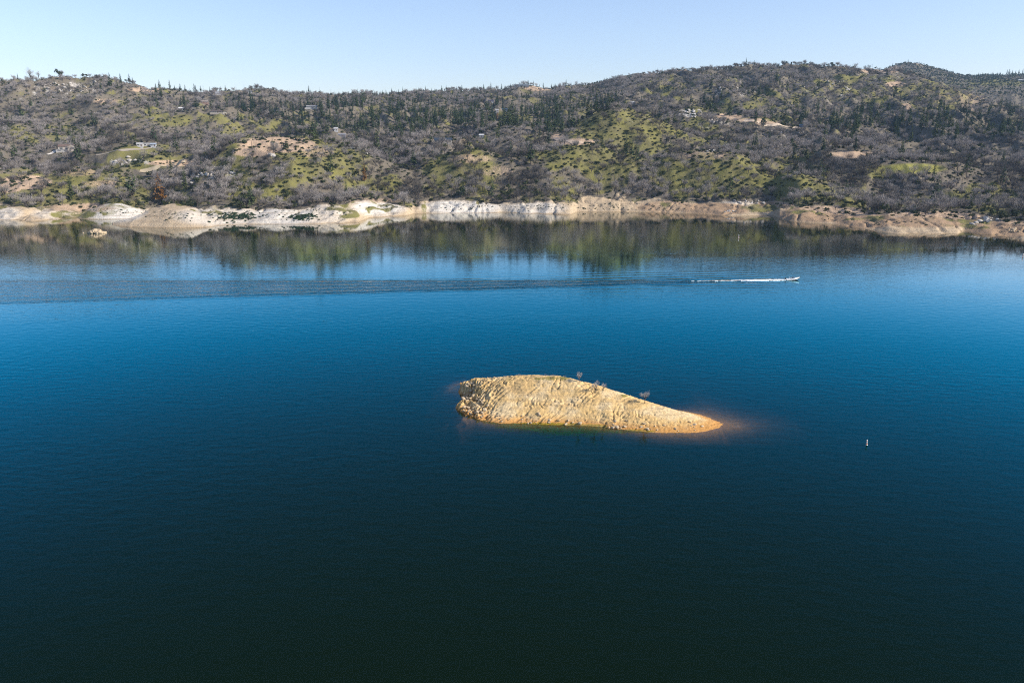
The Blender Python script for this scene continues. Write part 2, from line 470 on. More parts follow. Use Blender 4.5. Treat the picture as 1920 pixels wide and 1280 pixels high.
GRASS = [(600, 300, 90, 45, .9), (460, 310, 60, 40, .6), (280, 295, 75, 22, 1), (60, 350, 80, 30, .9), (150, 345, 90, 25, .8), (180, 320, 60, 15, .8), (880, 315, 75, 34, .9), (1160, 240, 90, 34, .9), (1085, 290, 75, 30, 1.0), (1120, 310, 60, 30, .9),
         (1335, 320, 80, 36, .9), (1260, 150, 40, 10, .4), (1260, 170, 50, 12, .6), (1385, 148, 20, 5, 1), (1330, 205, 45, 8, 1), (1450, 228, 70, 8, .8), (1200, 285, 90, 20, .8), (1480, 315, 70, 25, .6), (1450, 345, 50, 25, .8),
         (1540, 360, 60, 16, .7), (1500, 290, 40, 10, .5), (430, 250, 60, 14, .6), (400, 220, 24, 8, 1), (120, 250, 60, 12, .4), (1870, 155, 60, 6, .9), (903, 262, 10, 10, 1), (945, 213, 16, 5, 1), (1000, 215, 40, 8, .5),
         (1550, 375, 90, 14, .7), (1850, 365, 60, 20, .6), (100, 372, 120, 14, .8), (300, 376, 100, 12, .7), (640, 345, 60, 20, .5), (1100, 345, 60, 20, .5), (1300, 350, 90, 20, .6), (880, 345, 60, 16, .5), (80, 360, 140, 26, .8), (250, 355, 100, 22, .6), (480, 350, 80, 24, .7), (640, 320, 60, 24, .6), (470, 240, 70, 18, .6), (90, 255, 110, 16, .5), (1440, 330, 110, 40, .65), (1560, 345, 90, 36, .5), (1850, 380, 100, 24, .6), (1700, 380, 90, 14, .4), (1180, 320, 80, 30, .6), (1020, 300, 50, 20, .5), (1600, 165, 120, 26, .5), (1450, 185, 80, 20, .45), (1750, 180, 80, 30, .5), (1280, 240, 60, 24, .5), (1060, 200, 60, 20, .35), (300, 225, 100, 16, .4), (1380, 265, 90, 16, .4), (720, 335, 50, 20, .5)]
FIELD = [(1712, 316, 58, 9, 1.2)]
RING_GRASS = [(140, 402, 50, 10, 1.0), (270, 383, 30, 8, .9), (1425, 390, 45, 9, 1.0), (1240, 385, 40, 12, .5), (1060, 378, 20, 6, .7), (1250, 380, 14, 8, .9), (795, 390, 6, 16, .8), (1155, 390, 12, 16, .6), (665, 385, 14, 8, .6), (1830, 418, 40, 14, .9), (1750, 405, 30, 8, .7), (1600, 398, 60, 8, .4), (560, 380, 60, 5, .6)]
WHITE = [(215, 395, 55, 20, 1.2), (0, 400, 40, 14, .7), (420, 405, 90, 18, .7), (530, 405, 70, 20, .9), (600, 400, 60, 20, .6), (710, 388, 50, 16, 1), (870, 388, 75, 16, 1), (1000, 390, 60, 12, .7), (1400, 378, 50, 8, .6), (100, 400, 40, 10, .5)]
ROCKY = [(120, 168, 90, 18, .7), (1400, 165, 40, 18, .7), (1350, 185, 40, 14, .5), (1295, 212, 26, 9, 1), (1530, 165, 90, 20, .5), (1480, 250, 60, 10, .6), (1620, 170, 80, 20, .4), (400, 325, 60, 16, .6), (240, 305, 50, 8, .7), (590, 202, 30, 4, .9), (1840, 175, 60, 16, .4), (1250, 130, 60, 8, .5), (1650, 140, 60, 12, .6), (1560, 190, 60, 16, .5), (1200, 225, 50, 16, .4), (1340, 235, 40, 10, .6), (1440, 270, 60, 10, .5), (210, 165, 50, 10, .5), (60, 190, 60, 12, .5), (380, 335, 60, 10, .5), (1320, 280, 40, 8, .6), (1590, 272, 20, 6, .7), (700, 290, 40, 6, .4)]

CUT = np.clip(ridged(TX / 55 + fbm(TX / 40, TY / 40, 2, 3) * .6, TY / 160, 2, 149) - 0.60, 0, 1) * 3.0
RING = 1 - sstep(-8, 8, BACK + fbm(TX / 42, TY / 42, 3, 61) * 24 + 3)
M_TAN = np.clip(blobs(TAN, TU, TV) + fbm(TX / 28, TY / 40, 3, 70) * 0.25 - 0.02, 0, 1)
def grass_mask(U, V, X, Y):
    return np.clip(blobs(GRASS, U, V) * 0.9 + fbm(X / 35, Y / 45, 4, 80) * 1.2 + 0.04, 0, 1)
M_GRASS = grass_mask(TU, TV, TX, TY)
M_FIELD = np.clip(blobs(FIELD, TU, TV), 0, 1)
M_RGRASS = np.clip(blobs(RING_GRASS, TU, TV) + fbm(TX / 14, TY / 14, 3, 85) * 0.7 - 0.25, 0, 1)
M_RGRASS = np.maximum(M_RGRASS, np.clip(CUT, 0, .85) * sstep(1.5, 4, TZ))
M_GRASS = np.where(RING > 0.5, M_RGRASS, M_GRASS)
M_WHITE = np.clip(blobs(WHITE, TU, TV) * RING + blobs(ROCKY, TU, TV) * (1 - RING) * np.clip(0.5 + fbm(TX / 12, TY / 18, 3, 90) * 1.6, 0, 1), 0, 1)

t = NT('hillside_ground')
at = t.n('ShaderNodeAttribute', attribute_name='mask')
sep = t.n('ShaderNodeSeparateColor'); t.l(at.outputs['Color'], sep.inputs[0])
fld = t.n('ShaderNodeAttribute', attribute_name='field')
co = t.coord()
nA = t.noise(co, 0.05, 5, 0.6); nB = t.noise(co, 0.22, 4, 0.6); nC = t.noise(co, 0.9, 4, 0.6)
soil = t.mix(nB, (0.080, 0.070, 0.055), (0.185, 0.158, 0.12))
olive = t.mix(nC, (0.095, 0.09, 0.040), (0.175, 0.155, 0.076))
green = t.mix(nB, (0.125, 0.122, 0.036), (0.205, 0.186, 0.066))
grassy = t.mix(t.ramp(nA, 0.35, 0.65), olive, green)
tan = t.mix(nC, (0.30, 0.21, 0.14), (0.46, 0.345, 0.24))
beige = t.mix(nB, (0.35, 0.265, 0.17), (0.49, 0.39, 0.265))
white = t.mix(nC, (0.45, 0.42, 0.37), (0.63, 0.59, 0.52))
rk = t.mix(at.outputs['Alpha'], beige, white)
# dark lichen streaks and cracks on the slabs
cs = t.noise(t.coord((0.5, 0.5, 1.4), (0.2, 0.1, 0.5)), 0.9, 5, 0.7, 0.6)
rk = t.mix(t.ramp(cs, 0.58, 0.68), rk, (0.13, 0.115, 0.09))
lev = t.noise(t.coord((0.02, 0.02, 1.6)), 1.0, 4, 0.7, 0.2)          # old water lines
rk = t.mix(t.math('MULTIPLY', t.ramp(lev, 0.50, 0.62), 0.55), rk, (0.25, 0.19, 0.125))
gm = t.math('MULTIPLY', sep.outputs[1], 1.5)
gm = t.ramp(t.math('ADD', t.math('ADD', gm, t.math('SUBTRACT', nB, 0.5)), t.math('MULTIPLY', t.math('SUBTRACT', nC, 0.5), 1.4)), 0.35, 0.8)
col = t.mix(gm, soil, grassy)
tm = t.ramp(t.math('ADD', sep.outputs[2], t.math('MULTIPLY', t.math('SUBTRACT', nC, 0.5), 0.9)), 0.28, 0.62)
col = t.mix(tm, col, tan)
wm = t.ramp(t.math('ADD', at.outputs['Alpha'], t.math('MULTIPLY', t.math('SUBTRACT', nC, 0.5), 1.6)), 0.45, 0.75)
col = t.mix(wm, col, t.mix(nC, (0.30, 0.28, 0.25), (0.50, 0.47, 0.43)))
rg = t.ramp(t.math('ADD', sep.outputs[0], t.math('MULTIPLY', t.math('SUBTRACT', nB, 0.5), 0.8)), 0.40, 0.62)
rk = t.mix(t.ramp(t.math('ADD', sep.outputs[2], t.math('MULTIPLY', t.math('SUBTRACT', nC, 0.5), 0.9)), 0.2, 0.8), rk, t.mix(nC, (0.19, 0.13, 0.085), (0.41, 0.285, 0.175)))
rgm = t.ramp(t.math('ADD', sep.outputs[1], t.math('MULTIPLY', t.math('SUBTRACT', nC, 0.5), 0.8)), 0.40, 0.8)
ringc = t.mix(rgm, rk, grassy)
col = t.mix(rg, col, ringc)
col = t.mix(fld.outputs['Fac'], col, (0.215, 0.205, 0.055))
# wet stain just above the water line
gz = t.n('ShaderNodeSeparateXYZ'); t.l(t.n('ShaderNodeTexCoord').outputs['Object'], gz.inputs[0])
wet = t.ramp(t.math('ADD', gz.outputs[2], t.math('MULTIPLY', nC, 0.7)), 1.0, 0.3)
wetn = t.t.nodes[-1]
col = t.mix(t.math('MULTIPLY', wet, 0.6), col, (0.28, 0.19, 0.10))
t.bsdf(col, 0.95, 0.1, t.bump(t.noise(co, 0.6, 6, 0.65), 0.8, 1.2))
MAT['ground'] = t.m

me = grid_mesh('hills', TX, TY, TZ)
cattr(me, 'mask', RING.ravel(), M_GRASS.ravel(), M_TAN.ravel(), M_WHITE.ravel())
fattr(me, 'field', M_FIELD)
hills = link_mesh('hills', me, MAT['ground'])
tag(hills, 'wooded hillside above the bare pale shore of the lake', 'hills', kind='structure')

# ------------------------------------------------------------------ island shape
fr = np.array([(835, 785), (850, 782), (866, 779), (885, 783), (905, 788), (940, 793), (1000, 795), (1080, 797), (1150, 803), (1230, 811), (1300, 811), (1335, 806), (1352, 800), (1440, 800)], float)
fx, fy = at_z(fr[:, 0], fr[:, 1])
cr = np.array([(828, 738, -1.6), (856, 728, -0.25), (870, 723, 2.2), (890, 716, 4.4), (920, 711, 6.2), (950, 708, 7.2), (1000, 705, 8.0), (1050, 707, 8.1), (1080, 714, 7.6), (1120, 724, 6.6), (1160, 737, 5.4),
               (1200, 750, 4.2), (1250, 765, 2.9), (1300, 779, 1.6), (1330, 788.5, 0.62), (1350, 795, 0.06), (1378, 798, -0.36), (1425, 799, -1.5), (1520, 801, -3.2)], float)
cx, cy = at_z(cr[:, 0], cr[:, 1], cr[:, 2])

def island_z(X, Y, detail=True):
    X = X + ((fbm(X / 7, Y / 7, 2, 171) * 2.6 - 0.9)) * (X < at_z(920, 740)[0]) * sstep(at_z(920, 740)[0], at_z(880, 740)[0], X)
    yc = np.interp(X, cx, cy); zc = np.interp(X, cx, cr[:, 2]); yf = np.interp(X, fx, fy)
    zc = np.where(X < cx[0], cr[0, 2] - (cx[0] - X) * 0.5, zc); zc = np.where(X > cx[-1], cr[-1, 2] - (X - cx[-1]) * 0.12, zc)
    d = yc - Y
    wf = np.maximum(yc - yf, 2.0)
    s = np.maximum(zc / wf, 0.10)
    wd = 1.6
    front = zc - s * (np.sqrt(d * d + wd * wd) - wd) * wf / (np.sqrt(wf * wf + wd * wd) - wd)
    front = np.where(d > wf, np.minimum(front, 0) - 0.075 * np.maximum(d - wf, 0), front)
    back = zc - np.clip(0.10 + zc * 0.10, 0.10, 0.34) * (np.sqrt(d * d + wd * wd) - wd)
    Z = np.where(d > 0, front, back)
    if not detail: return Z
    land = sstep(-0.6, 0.5, Z)
    xl = at_z(870, 740)[0]
    left = 1 - sstep(0, 13, X - xl)                       # the broken rocky end
    right = sstep(at_z(1150, 770)[0], at_z(1260, 780)[0], X)
    ca, sa = math.cos(R(38)), math.sin(R(38))
    p = X * ca + Y * sa; q = -X * sa + Y * ca             # slanting rock grain
    grain = ridged(p / 7.0, q / 1.15, 2, 101)
    rills = ridged(X / 2.6 + fbm(X / 3, Y / 3, 2, 7) * 0.8, Y / 5.0, 2, 111)
    rough = np.clip(0.35 + fbm(X / 9, Y / 9, 2, 121) * 1.6, 0, 1)
    Z = Z + land * (1 - right * 0.75) * ((grain - 0.5) * 0.46 * np.clip(fbm(X / 8, Y / 6, 2, 125) * 2.2 + 0.1, 0, 1) * (1 - 0.3 * left) - np.clip(rills - 0.60, 0, 1) * 1.5 * (1 - left) * rough)
    Z = Z + land * left * ((ridged(p / 3.0, q / 1.4, 3, 131) - 0.5) * 3.0)
    Z = Z + land * (fbm(X / 0.9, Y / 0.9, 3, 141) * 0.14 + np.clip(fbm(X / 0.55, Y / 0.55, 2, 145) - .1, 0, 1) * .35 * np.clip(fbm(X / 5, Y / 4, 2, 147) * 2 + .3, 0, 1))
    big = ridged(X / 9 + 2.2, Y / 5.5, 2, 175)
    Z = Z + land * (1 - right) * (big - 0.5) * 0.45
    pits = np.clip(perlin(X / 0.9, Y / 0.9, 161) - 0.42, 0, 1) * np.clip(0.3 + fbm(X / 7, Y / 5, 2, 165) * 2, 0, 1)
    Z = Z - land * pits * 1.1 * (1 - 0.6 * right)
    st = 0.5                                            # wave-cut ledges
    zz = (Z + fbm(X / 6, Y / 6, 2, 151) * 0.25) / st
    led = (np.floor(zz) + sstep(0.25, 0.75, zz - np.floor(zz)) - zz) * st
    Z = Z + (1 - land) * (fbm(X / 3.5, Y / 2.5, 3, 191) * 0.28 + np.clip(perlin(X / 1.3, Y / 1.3, 193) - .45, 0, 1) * .5)
    return Z + land * led * 0.45 * np.clip(fbm(X / 7, Y / 5, 2, 155) * 2.5 + .4, 0, 1.6)

ix = np.arange(at_z(835, 760)[0] - 6, at_z(1450, 790)[0] + 14, 0.2)
iy = np.arange(178, 240, 0.2)
IX, IY = np.meshgrid(ix, iy)
IZ = island_z(IX, IY)
t = NT('island_rock')
co = t.coord()
n1 = t.noise(co, 0.16, 4, 0.6); n2 = t.noise(co, 0.8, 5, 0.65); n3 = t.noise(co, 3.0, 5, 0.7)
c = t.mix(n2, (0.44, 0.285, 0.112), (0.655, 0.46, 0.21))
c = t.mix(t.ramp(n1, 0.45, 0.65), c, t.mix(n3, (0.53, 0.395, 0.21), (0.68, 0.53, 0.31)))
st_ = t.noise(t.coord((0.35, 1.6, 0.6), (0, 0, R(38))), 1.1, 5, 0.7, 0.5)
c = t.mix(t.math('MULTIPLY', t.ramp(st_, 0.56, 0.68), 0.8), c, (0.23, 0.165, 0.095))
c = t.mix(t.math('MULTIPLY', t.ramp(n3, 0.62, 0.74), 0.7), c, (0.17, 0.13, 0.085))
gz = t.n('ShaderNodeSeparateXYZ'); t.l(t.n('ShaderNodeTexCoord').outputs['Object'], gz.inputs[0])
msk = t.n('ShaderNodeAttribute', attribute_name='mask')
sep = t.n('ShaderNodeSeparateColor'); t.l(msk.outputs['Color'], sep.inputs[0])
lowz = t.ramp(t.math('ADD', gz.outputs[2], t.math('MULTIPLY', t.math('SUBTRACT', n2, 0.5), 1.2)), 1.5, 0.1)
c = t.mix(t.math('MULTIPLY', lowz, 0.9), c, (0.44, 0.215, 0.06))
c = t.mix(t.ramp(t.math('ADD', sep.outputs[0], t.math('MULTIPLY', t.math('SUBTRACT', n3, 0.5), 1.0)), 0.35, 0.7), c, (0.22, 0.185, 0.055))
c = t.mix(t.ramp(t.math('ADD', sep.outputs[1], t.math('MULTIPLY', t.math('SUBTRACT', n2, 0.5), 0.8)), 0.35, 0.7), c, (0.24, 0.17, 0.02))
lev = t.noise(t.coord((0.03, 0.03, 2.2)), 1.0, 4, 0.7, 0.25)
c = t.mix(t.math('MULTIPLY', t.ramp(lev, 0.50, 0.60), 0.5), c, (0.33, 0.23, 0.12))
c = t.mix(t.ramp(gz.outputs[2], 0.15, -0.5), c, (0.60, 0.34, 0.11))
t.bsdf(c, 0.95, 0.1, t.bump(t.noise(co, 2.2, 6, 0.7), 0.9, 0.25))
me = grid_mesh('island', IX, IY, IZ)
IU, IV = project(IX, IY, IZ)
grass_i = np.clip(blobs([(1035, 709, 44, 4.5, .9), (1168, 742, 12, 2.5, .6), (960, 711, 40, 3, .4)], IU, IV) + fbm(IX / 2.2, IY / 2.2, 3, 181) * .9 - .25, 0, 1)
algae = blobs([(1030, 797, 80, 6, 1.0), (1090, 799, 60, 5, .8), (1180, 808, 60, 4, .6)], IU, IV) * (IZ < 0.35)
cattr(me, 'mask', grass_i.ravel(), algae.ravel(), 0 * grass_i.ravel(), 0 * grass_i.ravel() + 1)
island = link_mesh('island', me, t.m)
tag(island, 'bare tan teardrop island alone in the dark blue water', 'island', kind='structure')

def isl(x, y): return float(island_z(np.array([x], float), np.array([y], float))[0])

def isl_hit(u, v):
    dx, dy, dz = ray(u, v)
    ys = np.arange(184, 238, 0.1)
    zr = CAM_H + dz / dy * ys
    g = island_z(dx / dy * ys, ys)
    k = np.nonzero(g >= zr)[0]
    i = k[0] if len(k) else int(np.argmax(g - zr))
    return float(dx / dy * ys[i]), float(ys[i]), float(g[i])

# ------------------------------------------------------------------ water
bx, by = at_z(1486, 525)                                    # the boat
bx, by = float(bx), float(by)
ax_, ay_ = at_z(0, 547)
wdir = Vector((float(ax_) - bx, float(ay_) - by)).normalized()   # the way the wake trails off
wn = Vector((-wdir.y, wdir.x))                              # across the wake
if wn.y > 0: wn = -wn                                       # towards the camera
HALF = 0.088

xs = np.unique(np.round(np.concatenate([np.arange(-6000, -700, 200.0), np.arange(-700, 900, 4.0), np.arange(900, 6200, 200.0), np.arange(ix[0] - 4, ix[-1] + 4, 0.6)]), 2))
ys = np.unique(np.round(np.concatenate([np.arange(-1500, 60, 60.0), np.arange(60, 320, 6.0), np.arange(180, 240, 0.6), np.arange(320, 445, 0.7), np.arange(445, 560, 4.0), np.arange(560, 900, 2.5), np.arange(900, 1100, 40.0)]), 2))
WX, WY = np.meshgrid(xs, ys)
s_ = (WX - bx) * wdir.x + (WY - by) * wdir.y
t_ = (WX - bx) * wn.x + (WY - by) * wn.y
e_near = t_ - HALF * s_; e_far = -t_ - HALF * s_             # 0 on each arm, negative inside the V
on = sstep(4, 30, s_) * (1 - 0.6 * sstep(100, 480, s_)) * (1 - sstep(620, 800, s_))
lam = 6.5 + 0.012 * np.maximum(s_, 0)
jit = perlin(WX / 60, WY / 60, 3) * 1.5
def arm(e, am):
    env = np.exp(-np.clip(e, 0, None) ** 2 / 4.0) * np.exp(np.clip(e, None, 0) / 16.0)
    return am * env * np.sin(2 * np.pi * (e + jit * 0.4) / lam)
WZ = on * (arm(e_near, 0.15) + arm(e_far, 0.11))
inside = sstep(1, -2, e_near) * sstep(1, -2, e_far) * on if False else (1 - sstep(-3, 1, e_near)) * (1 - sstep(-3, 1, e_far)) * on
depth = np.full(WX.shape, 12.0)
m = (WX > ix[0]) & (WX < ix[-1]) & (WY > 178) & (WY < 240)
depth[m] = -island_z(WX[m], WY[m]) + 0.02
m = (WY > 560)
depth[m] = np.minimum(depth[m], np.where(WY[m] > 525, -ground(WX[m], WY[m]), 12.0))
depth = np.clip(depth, 0, 12)

t = NT('lake_water')
dp = t.n('ShaderNodeAttribute', attribute_name='depth')
wk = t.n('ShaderNodeAttribute', attribute_name='wake')
co = t.coord((1.0, 1.0, 1.0))
big = t.noise(t.coord((0.0035, 0.012, 1.0)), 1.0, 3, 0.5, 0.3)       # calm and ruffled patches
ruf = t.ramp(big, 0.42, 0.62)
r1 = t.noise(t.coord((0.55, 1.0, 1.0), (0, 0, R(14))), 0.42, 3, 0.55)
r2 = t.noise(t.coord((0.7, 1.0, 1.0), (0, 0, R(-20))), 1.7, 2, 0.5)
sxyz = t.n('ShaderNodeSeparateXYZ'); t.l(co, sxyz.inputs[0])
lee = t.math('ADD', 0.28, t.math('MULTIPLY', t.ramp(sxyz.outputs[1], 540, 380), 0.75))   # still water under the far shore
amp = t.math('ADD', t.math('ADD', t.math('MULTIPLY', ruf, 0.6), lee), t.math('MULTIPLY', wk.outputs['Fac'], 6.0))
h = t.math('MULTIPLY', t.math('ADD', r1, t.math('MULTIPLY', r2, 0.12)), amp)
nrm = t.bump(h, 1.0, 0.060)
fres = t.n('ShaderNodeFresnel'); fres.inputs['IOR'].default_value = 1.34; t.l(nrm, fres.inputs['Normal'])
gl = t.n('ShaderNodeBsdfGlossy'); gl.inputs['Roughness'].default_value = 0.022; t.l(nrm, gl.inputs['Normal'])
# sky's blue painted into the gloss colour; falloff imitates polarised light at steep angles
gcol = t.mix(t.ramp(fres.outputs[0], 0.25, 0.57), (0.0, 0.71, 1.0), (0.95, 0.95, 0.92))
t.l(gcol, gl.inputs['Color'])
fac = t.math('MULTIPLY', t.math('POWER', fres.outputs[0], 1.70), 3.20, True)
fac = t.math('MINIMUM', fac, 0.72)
body = t.n('ShaderNodeBsdfDiffuse'); body.inputs['Color'].default_value = (0.0032, 0.0074, 0.0018, 1)
tr = t.n('ShaderNodeBsdfTransparent'); tr.inputs['Color'].default_value = (0.92, 0.90, 0.78, 1)
al = t.math('SUBTRACT', 1.0, t.math('POWER', 2.718, t.math('MULTIPLY', dp.outputs['Fac'], -0.62)))
mx = t.n('ShaderNodeMixShader'); t.l(al, mx.inputs[0]); t.l(tr.outputs[0], mx.inputs[1]); t.l(body.outputs[0], mx.inputs[2])
m2 = t.n('ShaderNodeMixShader'); t.l(fac, m2.inputs[0]); t.l(mx.outputs[0], m2.inputs[1]); t.l(gl.outputs[0], m2.inputs[2])
t.l(m2.outputs[0], t.out.inputs[0])
me = grid_mesh('water', WX, WY, WZ)
fattr(me, 'depth', depth); fattr(me, 'wake', inside)
water = link_mesh('water', me, t.m)
tag(water, 'calm dark blue lake mirroring the hills near the far shore', 'water', kind='structure')

# ------------------------------------------------------------------ plant shapes
def rnd(a, b): return random.uniform(a, b)

def sliver(mb, p, d, ln, w, mi=0):
    d = d.normalized()
    side = d.cross(Vector((rnd(-1, 1), rnd(-1, 1), rnd(-1, 1))))
    if side.length < 1e-3: side = Vector((1, 0, 0))
    side = side.normalized() * w * 0.5
    mb.add([p - side, p + side, p + d * ln], [(0, 1, 2)], mi)

def leafq(mb, p, n, s, mi=0):
    n = n.normalized()
    a = n.cross(Vector((rnd(-1, 1), rnd(-1, 1), rnd(-1, 1)))).normalized() * s
    b = n.cross(a).normalized() * s * rnd(0.5, 0.9)
    mb.add([p - a, p - b * 0.7, p + a, p + b], [(0, 1, 2, 3)], mi)

def limbs_of(h, spread, n, lean=0.0):
    out = []
    fork = h * rnd(0.22, 0.34)
    for k in range(n):
        a = 2 * math.pi * (k + rnd(-0.3, 0.3)) / n
        r = spread * rnd(0.6, 1.0); top = h * rnd(0.62, 1.0)
        p0 = Vector((lean * 0.3, 0, fork)); p3 = Vector((math.cos(a) * r + lean, math.sin(a) * r, top))
        p1 = p0.lerp(p3, 0.35) + Vector((rnd(-.3, .3), rnd(-.3, .3), rnd(0.1, 0.5)))
        p2 = p0.lerp(p3, 0.7) + Vector((rnd(-.4, .4), rnd(-.4, .4), rnd(0, 0.5)))
        out.append([p0, p1, p2, p3])
    return out, fork

def bare_tree(h, spread, seed, nt=420, tw=0.15, lean=0.0, jit=.16):
    random.seed(seed)
    ls, fork = limbs_of(h, spread, 7, lean)
    tk = MB(); tk.tube([(0, 0, -0.8), (lean * 0.1, 0, fork * 0.5), (lean * 0.3, 0, fork * 1.05)], [h * .034, h * .028, h * .024], 6)
    for l in ls: tk.tube(l, [h * .018, h * .013, h * .008, h * .003], 4, cap=False)
    c = MB()
    for i in range(nt):
        l = random.choice(ls)
        f = rnd(0.25, 1.0) ** 0.7
        k = min(int(f * 3), 2); p = l[k].lerp(l[k + 1], f * 3 - k)
        p = p + Vector((random.gauss(0, jit), random.gauss(0, jit), random.gauss(0, .10))) * h * 0.6
        d = (p - Vector((0, 0, h * 0.35))).normalized() + Vector((rnd(-.7, .7), rnd(-.7, .7), rnd(-.2, .9)))
        sliver(c, p, d, h * rnd(0.10, 0.22), tw * rnd(0.6, 1.3))
    return tk.mesh('trunk'), c.mesh('crown')

def conifer_tree(h, seed, rad=0.15, dens=1.0, bare=0.12, gap=0.12):
    random.seed(seed)
    tk = MB(); tk.tube([(0, 0, -1.0), (0, 0, h * 0.5), (0, 0, h * 0.97)], [h * .016, h * .010, h * .002], 6)
    c = MB()
    z = h * bare
    while z < h * 0.99:
        f = (z - h * bare) / (h * (1 - bare))
        r = h * rad * (1 - f) ** 0.75 * (0.55 + 0.45 * min(1, f * 5)) + 0.15
        nb = max(4, int(9 * dens))
        for k in range(nb):
            if random.random() < gap: continue
            a = rnd(0, 6.283); rr = r * rnd(0.65, 1.15)
            e = Vector((math.cos(a) * rr, math.sin(a) * rr, z - rr * rnd(0.05, 0.4)))
            o = Vector((0, 0, z))
            t_ = Vector((-math.sin(a), math.cos(a), 0)) * rr * rnd(0.22, 0.36)
            m_ = o.lerp(e, 0.55) + Vector((0, 0, rnd(0, .25)))
            c.add([o, m_ - t_, e, m_ + t_], [(0, 1, 2, 3)])
            for q in range(2):
                p = o.lerp(e, rnd(0.4, 1.0))
                leafq(c, p + Vector((rnd(-.2, .2), rnd(-.2, .2), rnd(-.1, .3))), Vector((rnd(-1, 1), rnd(-1, 1), rnd(-.2, 1))), rr * rnd(0.18, 0.3))
        z += h * rnd(0.030, 0.045)
    for q in range(5): sliver(c, Vector((0, 0, h * 0.95)), Vector((rnd(-.2, .2), rnd(-.2, .2), 1)), h * 0.06, .25)
    return tk.mesh('trunk'), c.mesh('crown')

def leaf_blob(mb, c, r, n, s, mi=0, flat=0.8):
    for i in range(n):
        d = Vector((random.gauss(0, 1), random.gauss(0, 1), random.gauss(0, 1))).normalized()
        if d.z < -0.35: d.z = -d.z
        p = Vector(c) + Vector((d.x * r, d.y * r, d.z * r * flat)) * rnd(0.62, 1.06)
        leafq(mb, p, d + Vector((rnd(-.6, .6), rnd(-.6, .6), rnd(-.3, .8))), s * rnd(0.6, 1.3), mi)

def shrub_mesh(seed, r=1.5, lobes=5, n=44, s=0.36):
    random.seed(seed); mb = MB()
    for k in range(lobes):
        a = rnd(0, 6.283); d = r * rnd(0.15, 0.75)
        leaf_blob(mb, (math.cos(a) * d, math.sin(a) * d, r * rnd(0.2, 0.55)), r * rnd(0.45, 0.75), n, s)
    return mb.mesh('shrub')

def leafy_tree(seed, h=8, r=3.6, lobes=10, n=40):
    random.seed(seed)
    tk = MB(); tk.tube([(0, 0, -.8), (0.1, 0, h * .3), (0.2, 0.1, h * .6)], [.3, .24, .12], 6)
    c = MB()
    for k in range(lobes):
        a = rnd(0, 6.283); d = r * rnd(0.1, 0.75); z = h * rnd(0.38, 0.85)
        leaf_blob(c, (math.cos(a) * d * (1.15 - abs(z / h - .55)), math.sin(a) * d, z), r * rnd(0.34, 0.55), n, 0.5)
        tk.tube([(0.1, 0, h * .3), (math.cos(a) * d * .6, math.sin(a) * d * .6, z * .85), (math.cos(a) * d, math.sin(a) * d, z)], [.12, .07, .03], 4)
    return tk.mesh('trunk'), c.mesh('crown')

def snag_mesh(seed, h=16):
    random.seed(seed); mb = MB()
    mb.tube([(0, 0, -1), (rnd(-.2, .2), 0, h * .5), (rnd(-.4, .4), rnd(-.3, .3), h)], [h * .017, h * .011, h * .003], 6)
    for k in range(16):
        z = h * rnd(0.35, 0.95); a = rnd(0, 6.283); l = h * rnd(.04, .11) * (1.2 - z / h)
        mb.tube([(0, 0, z), (math.cos(a) * l * .6, math.sin(a) * l * .6, z + l * rnd(-.1, .2)), (math.cos(a) * l, math.sin(a) * l, z + l * rnd(-.3, .6))], [.10, .07, .03], 3, cap=False)
    return mb.mesh('dead_pine')

def rock_mesh(seed, cuts=2):
    rg = np.random.default_rng(seed)
    bm = bmesh.new(); bmesh.ops.create_icosphere(bm, subdivisions=cuts, radius=1.0)
    pl = []
    for k in range(9):
        n = rg.normal(size=3); n /= np.linalg.norm(n); pl.append((Vector(n), rg.uniform(0.55, 0.9)))
    sc = (rg.uniform(.8, 1.25), rg.uniform(.7, 1.1), rg.uniform(.55, .8))
    for v in bm.verts:
        for n, d in pl:
            e = v.co.dot(n) - d
            if e > 0: v.co -= n * e
        v.co = Vector((v.co.x * sc[0], v.co.y * sc[1], v.co.z * sc[2])) * (1 + rg.uniform(-.05, .05))
    me = bpy.data.meshes.new('boulder'); bm.to_mesh(me); bm.free()
    return me

BARE = [bare_tree(9, 3.6, 1), bare_tree(8, 3.9, 2), bare_tree(10, 3.3, 3, lean=0.8), bare_tree(7, 3.2, 4)]
CONI = [conifer_tree(20, 11, .17), conifer_tree(20, 12, .22, .9, .2, .3), conifer_tree(20, 13, .14, 1.0, .08), conifer_tree(20, 14, .20, .7, .28, .35)]
SHRUB = [shrub_mesh(21), shrub_mesh(22, 1.7, 6), shrub_mesh(23, 1.3, 4), shrub_mesh(24, 1.9, 7, 36)]
OAK = [leafy_tree(31), leafy_tree(32, 7, 3.8), leafy_tree(33, 9, 3.3)]
SNAG = [snag_mesh(41), snag_mesh(42), snag_mesh(43)]
ROCK = [rock_mesh(51), rock_mesh(52), rock_mesh(53), rock_mesh(54), rock_mesh(55)]
for tk, c in BARE: tk.materials.append(MAT['bark']); c.materials.append(MAT['twig'])
for tk, c in CONI: tk.materials.append(MAT['bark']); c.materials.append(MAT['needle'])
for tk, c in OAK: tk.materials.append(MAT['bark']); c.materials.append(MAT['sage'])
for m in SHRUB: m.materials.append(MAT['leaf'])
for m in SNAG: m.materials.append(MAT['char'])
t = NT('granite')
co = t.coord(); oi = t.n('ShaderNodeObjectInfo')
n1 = t.noise(co, 1.6, 5, 0.65)
c = t.mix(n1, (0.30, 0.28, 0.26), (0.56, 0.53, 0.49))
c = t.mix(t.math('MULTIPLY', oi.outputs['Random'], 0.5), c, (0.36, 0.32, 0.27))
t.bsdf(c, 0.95, 0.1, t.bump(t.noise(co, 3, 5), .6, .2)); MAT['granite'] = t.m
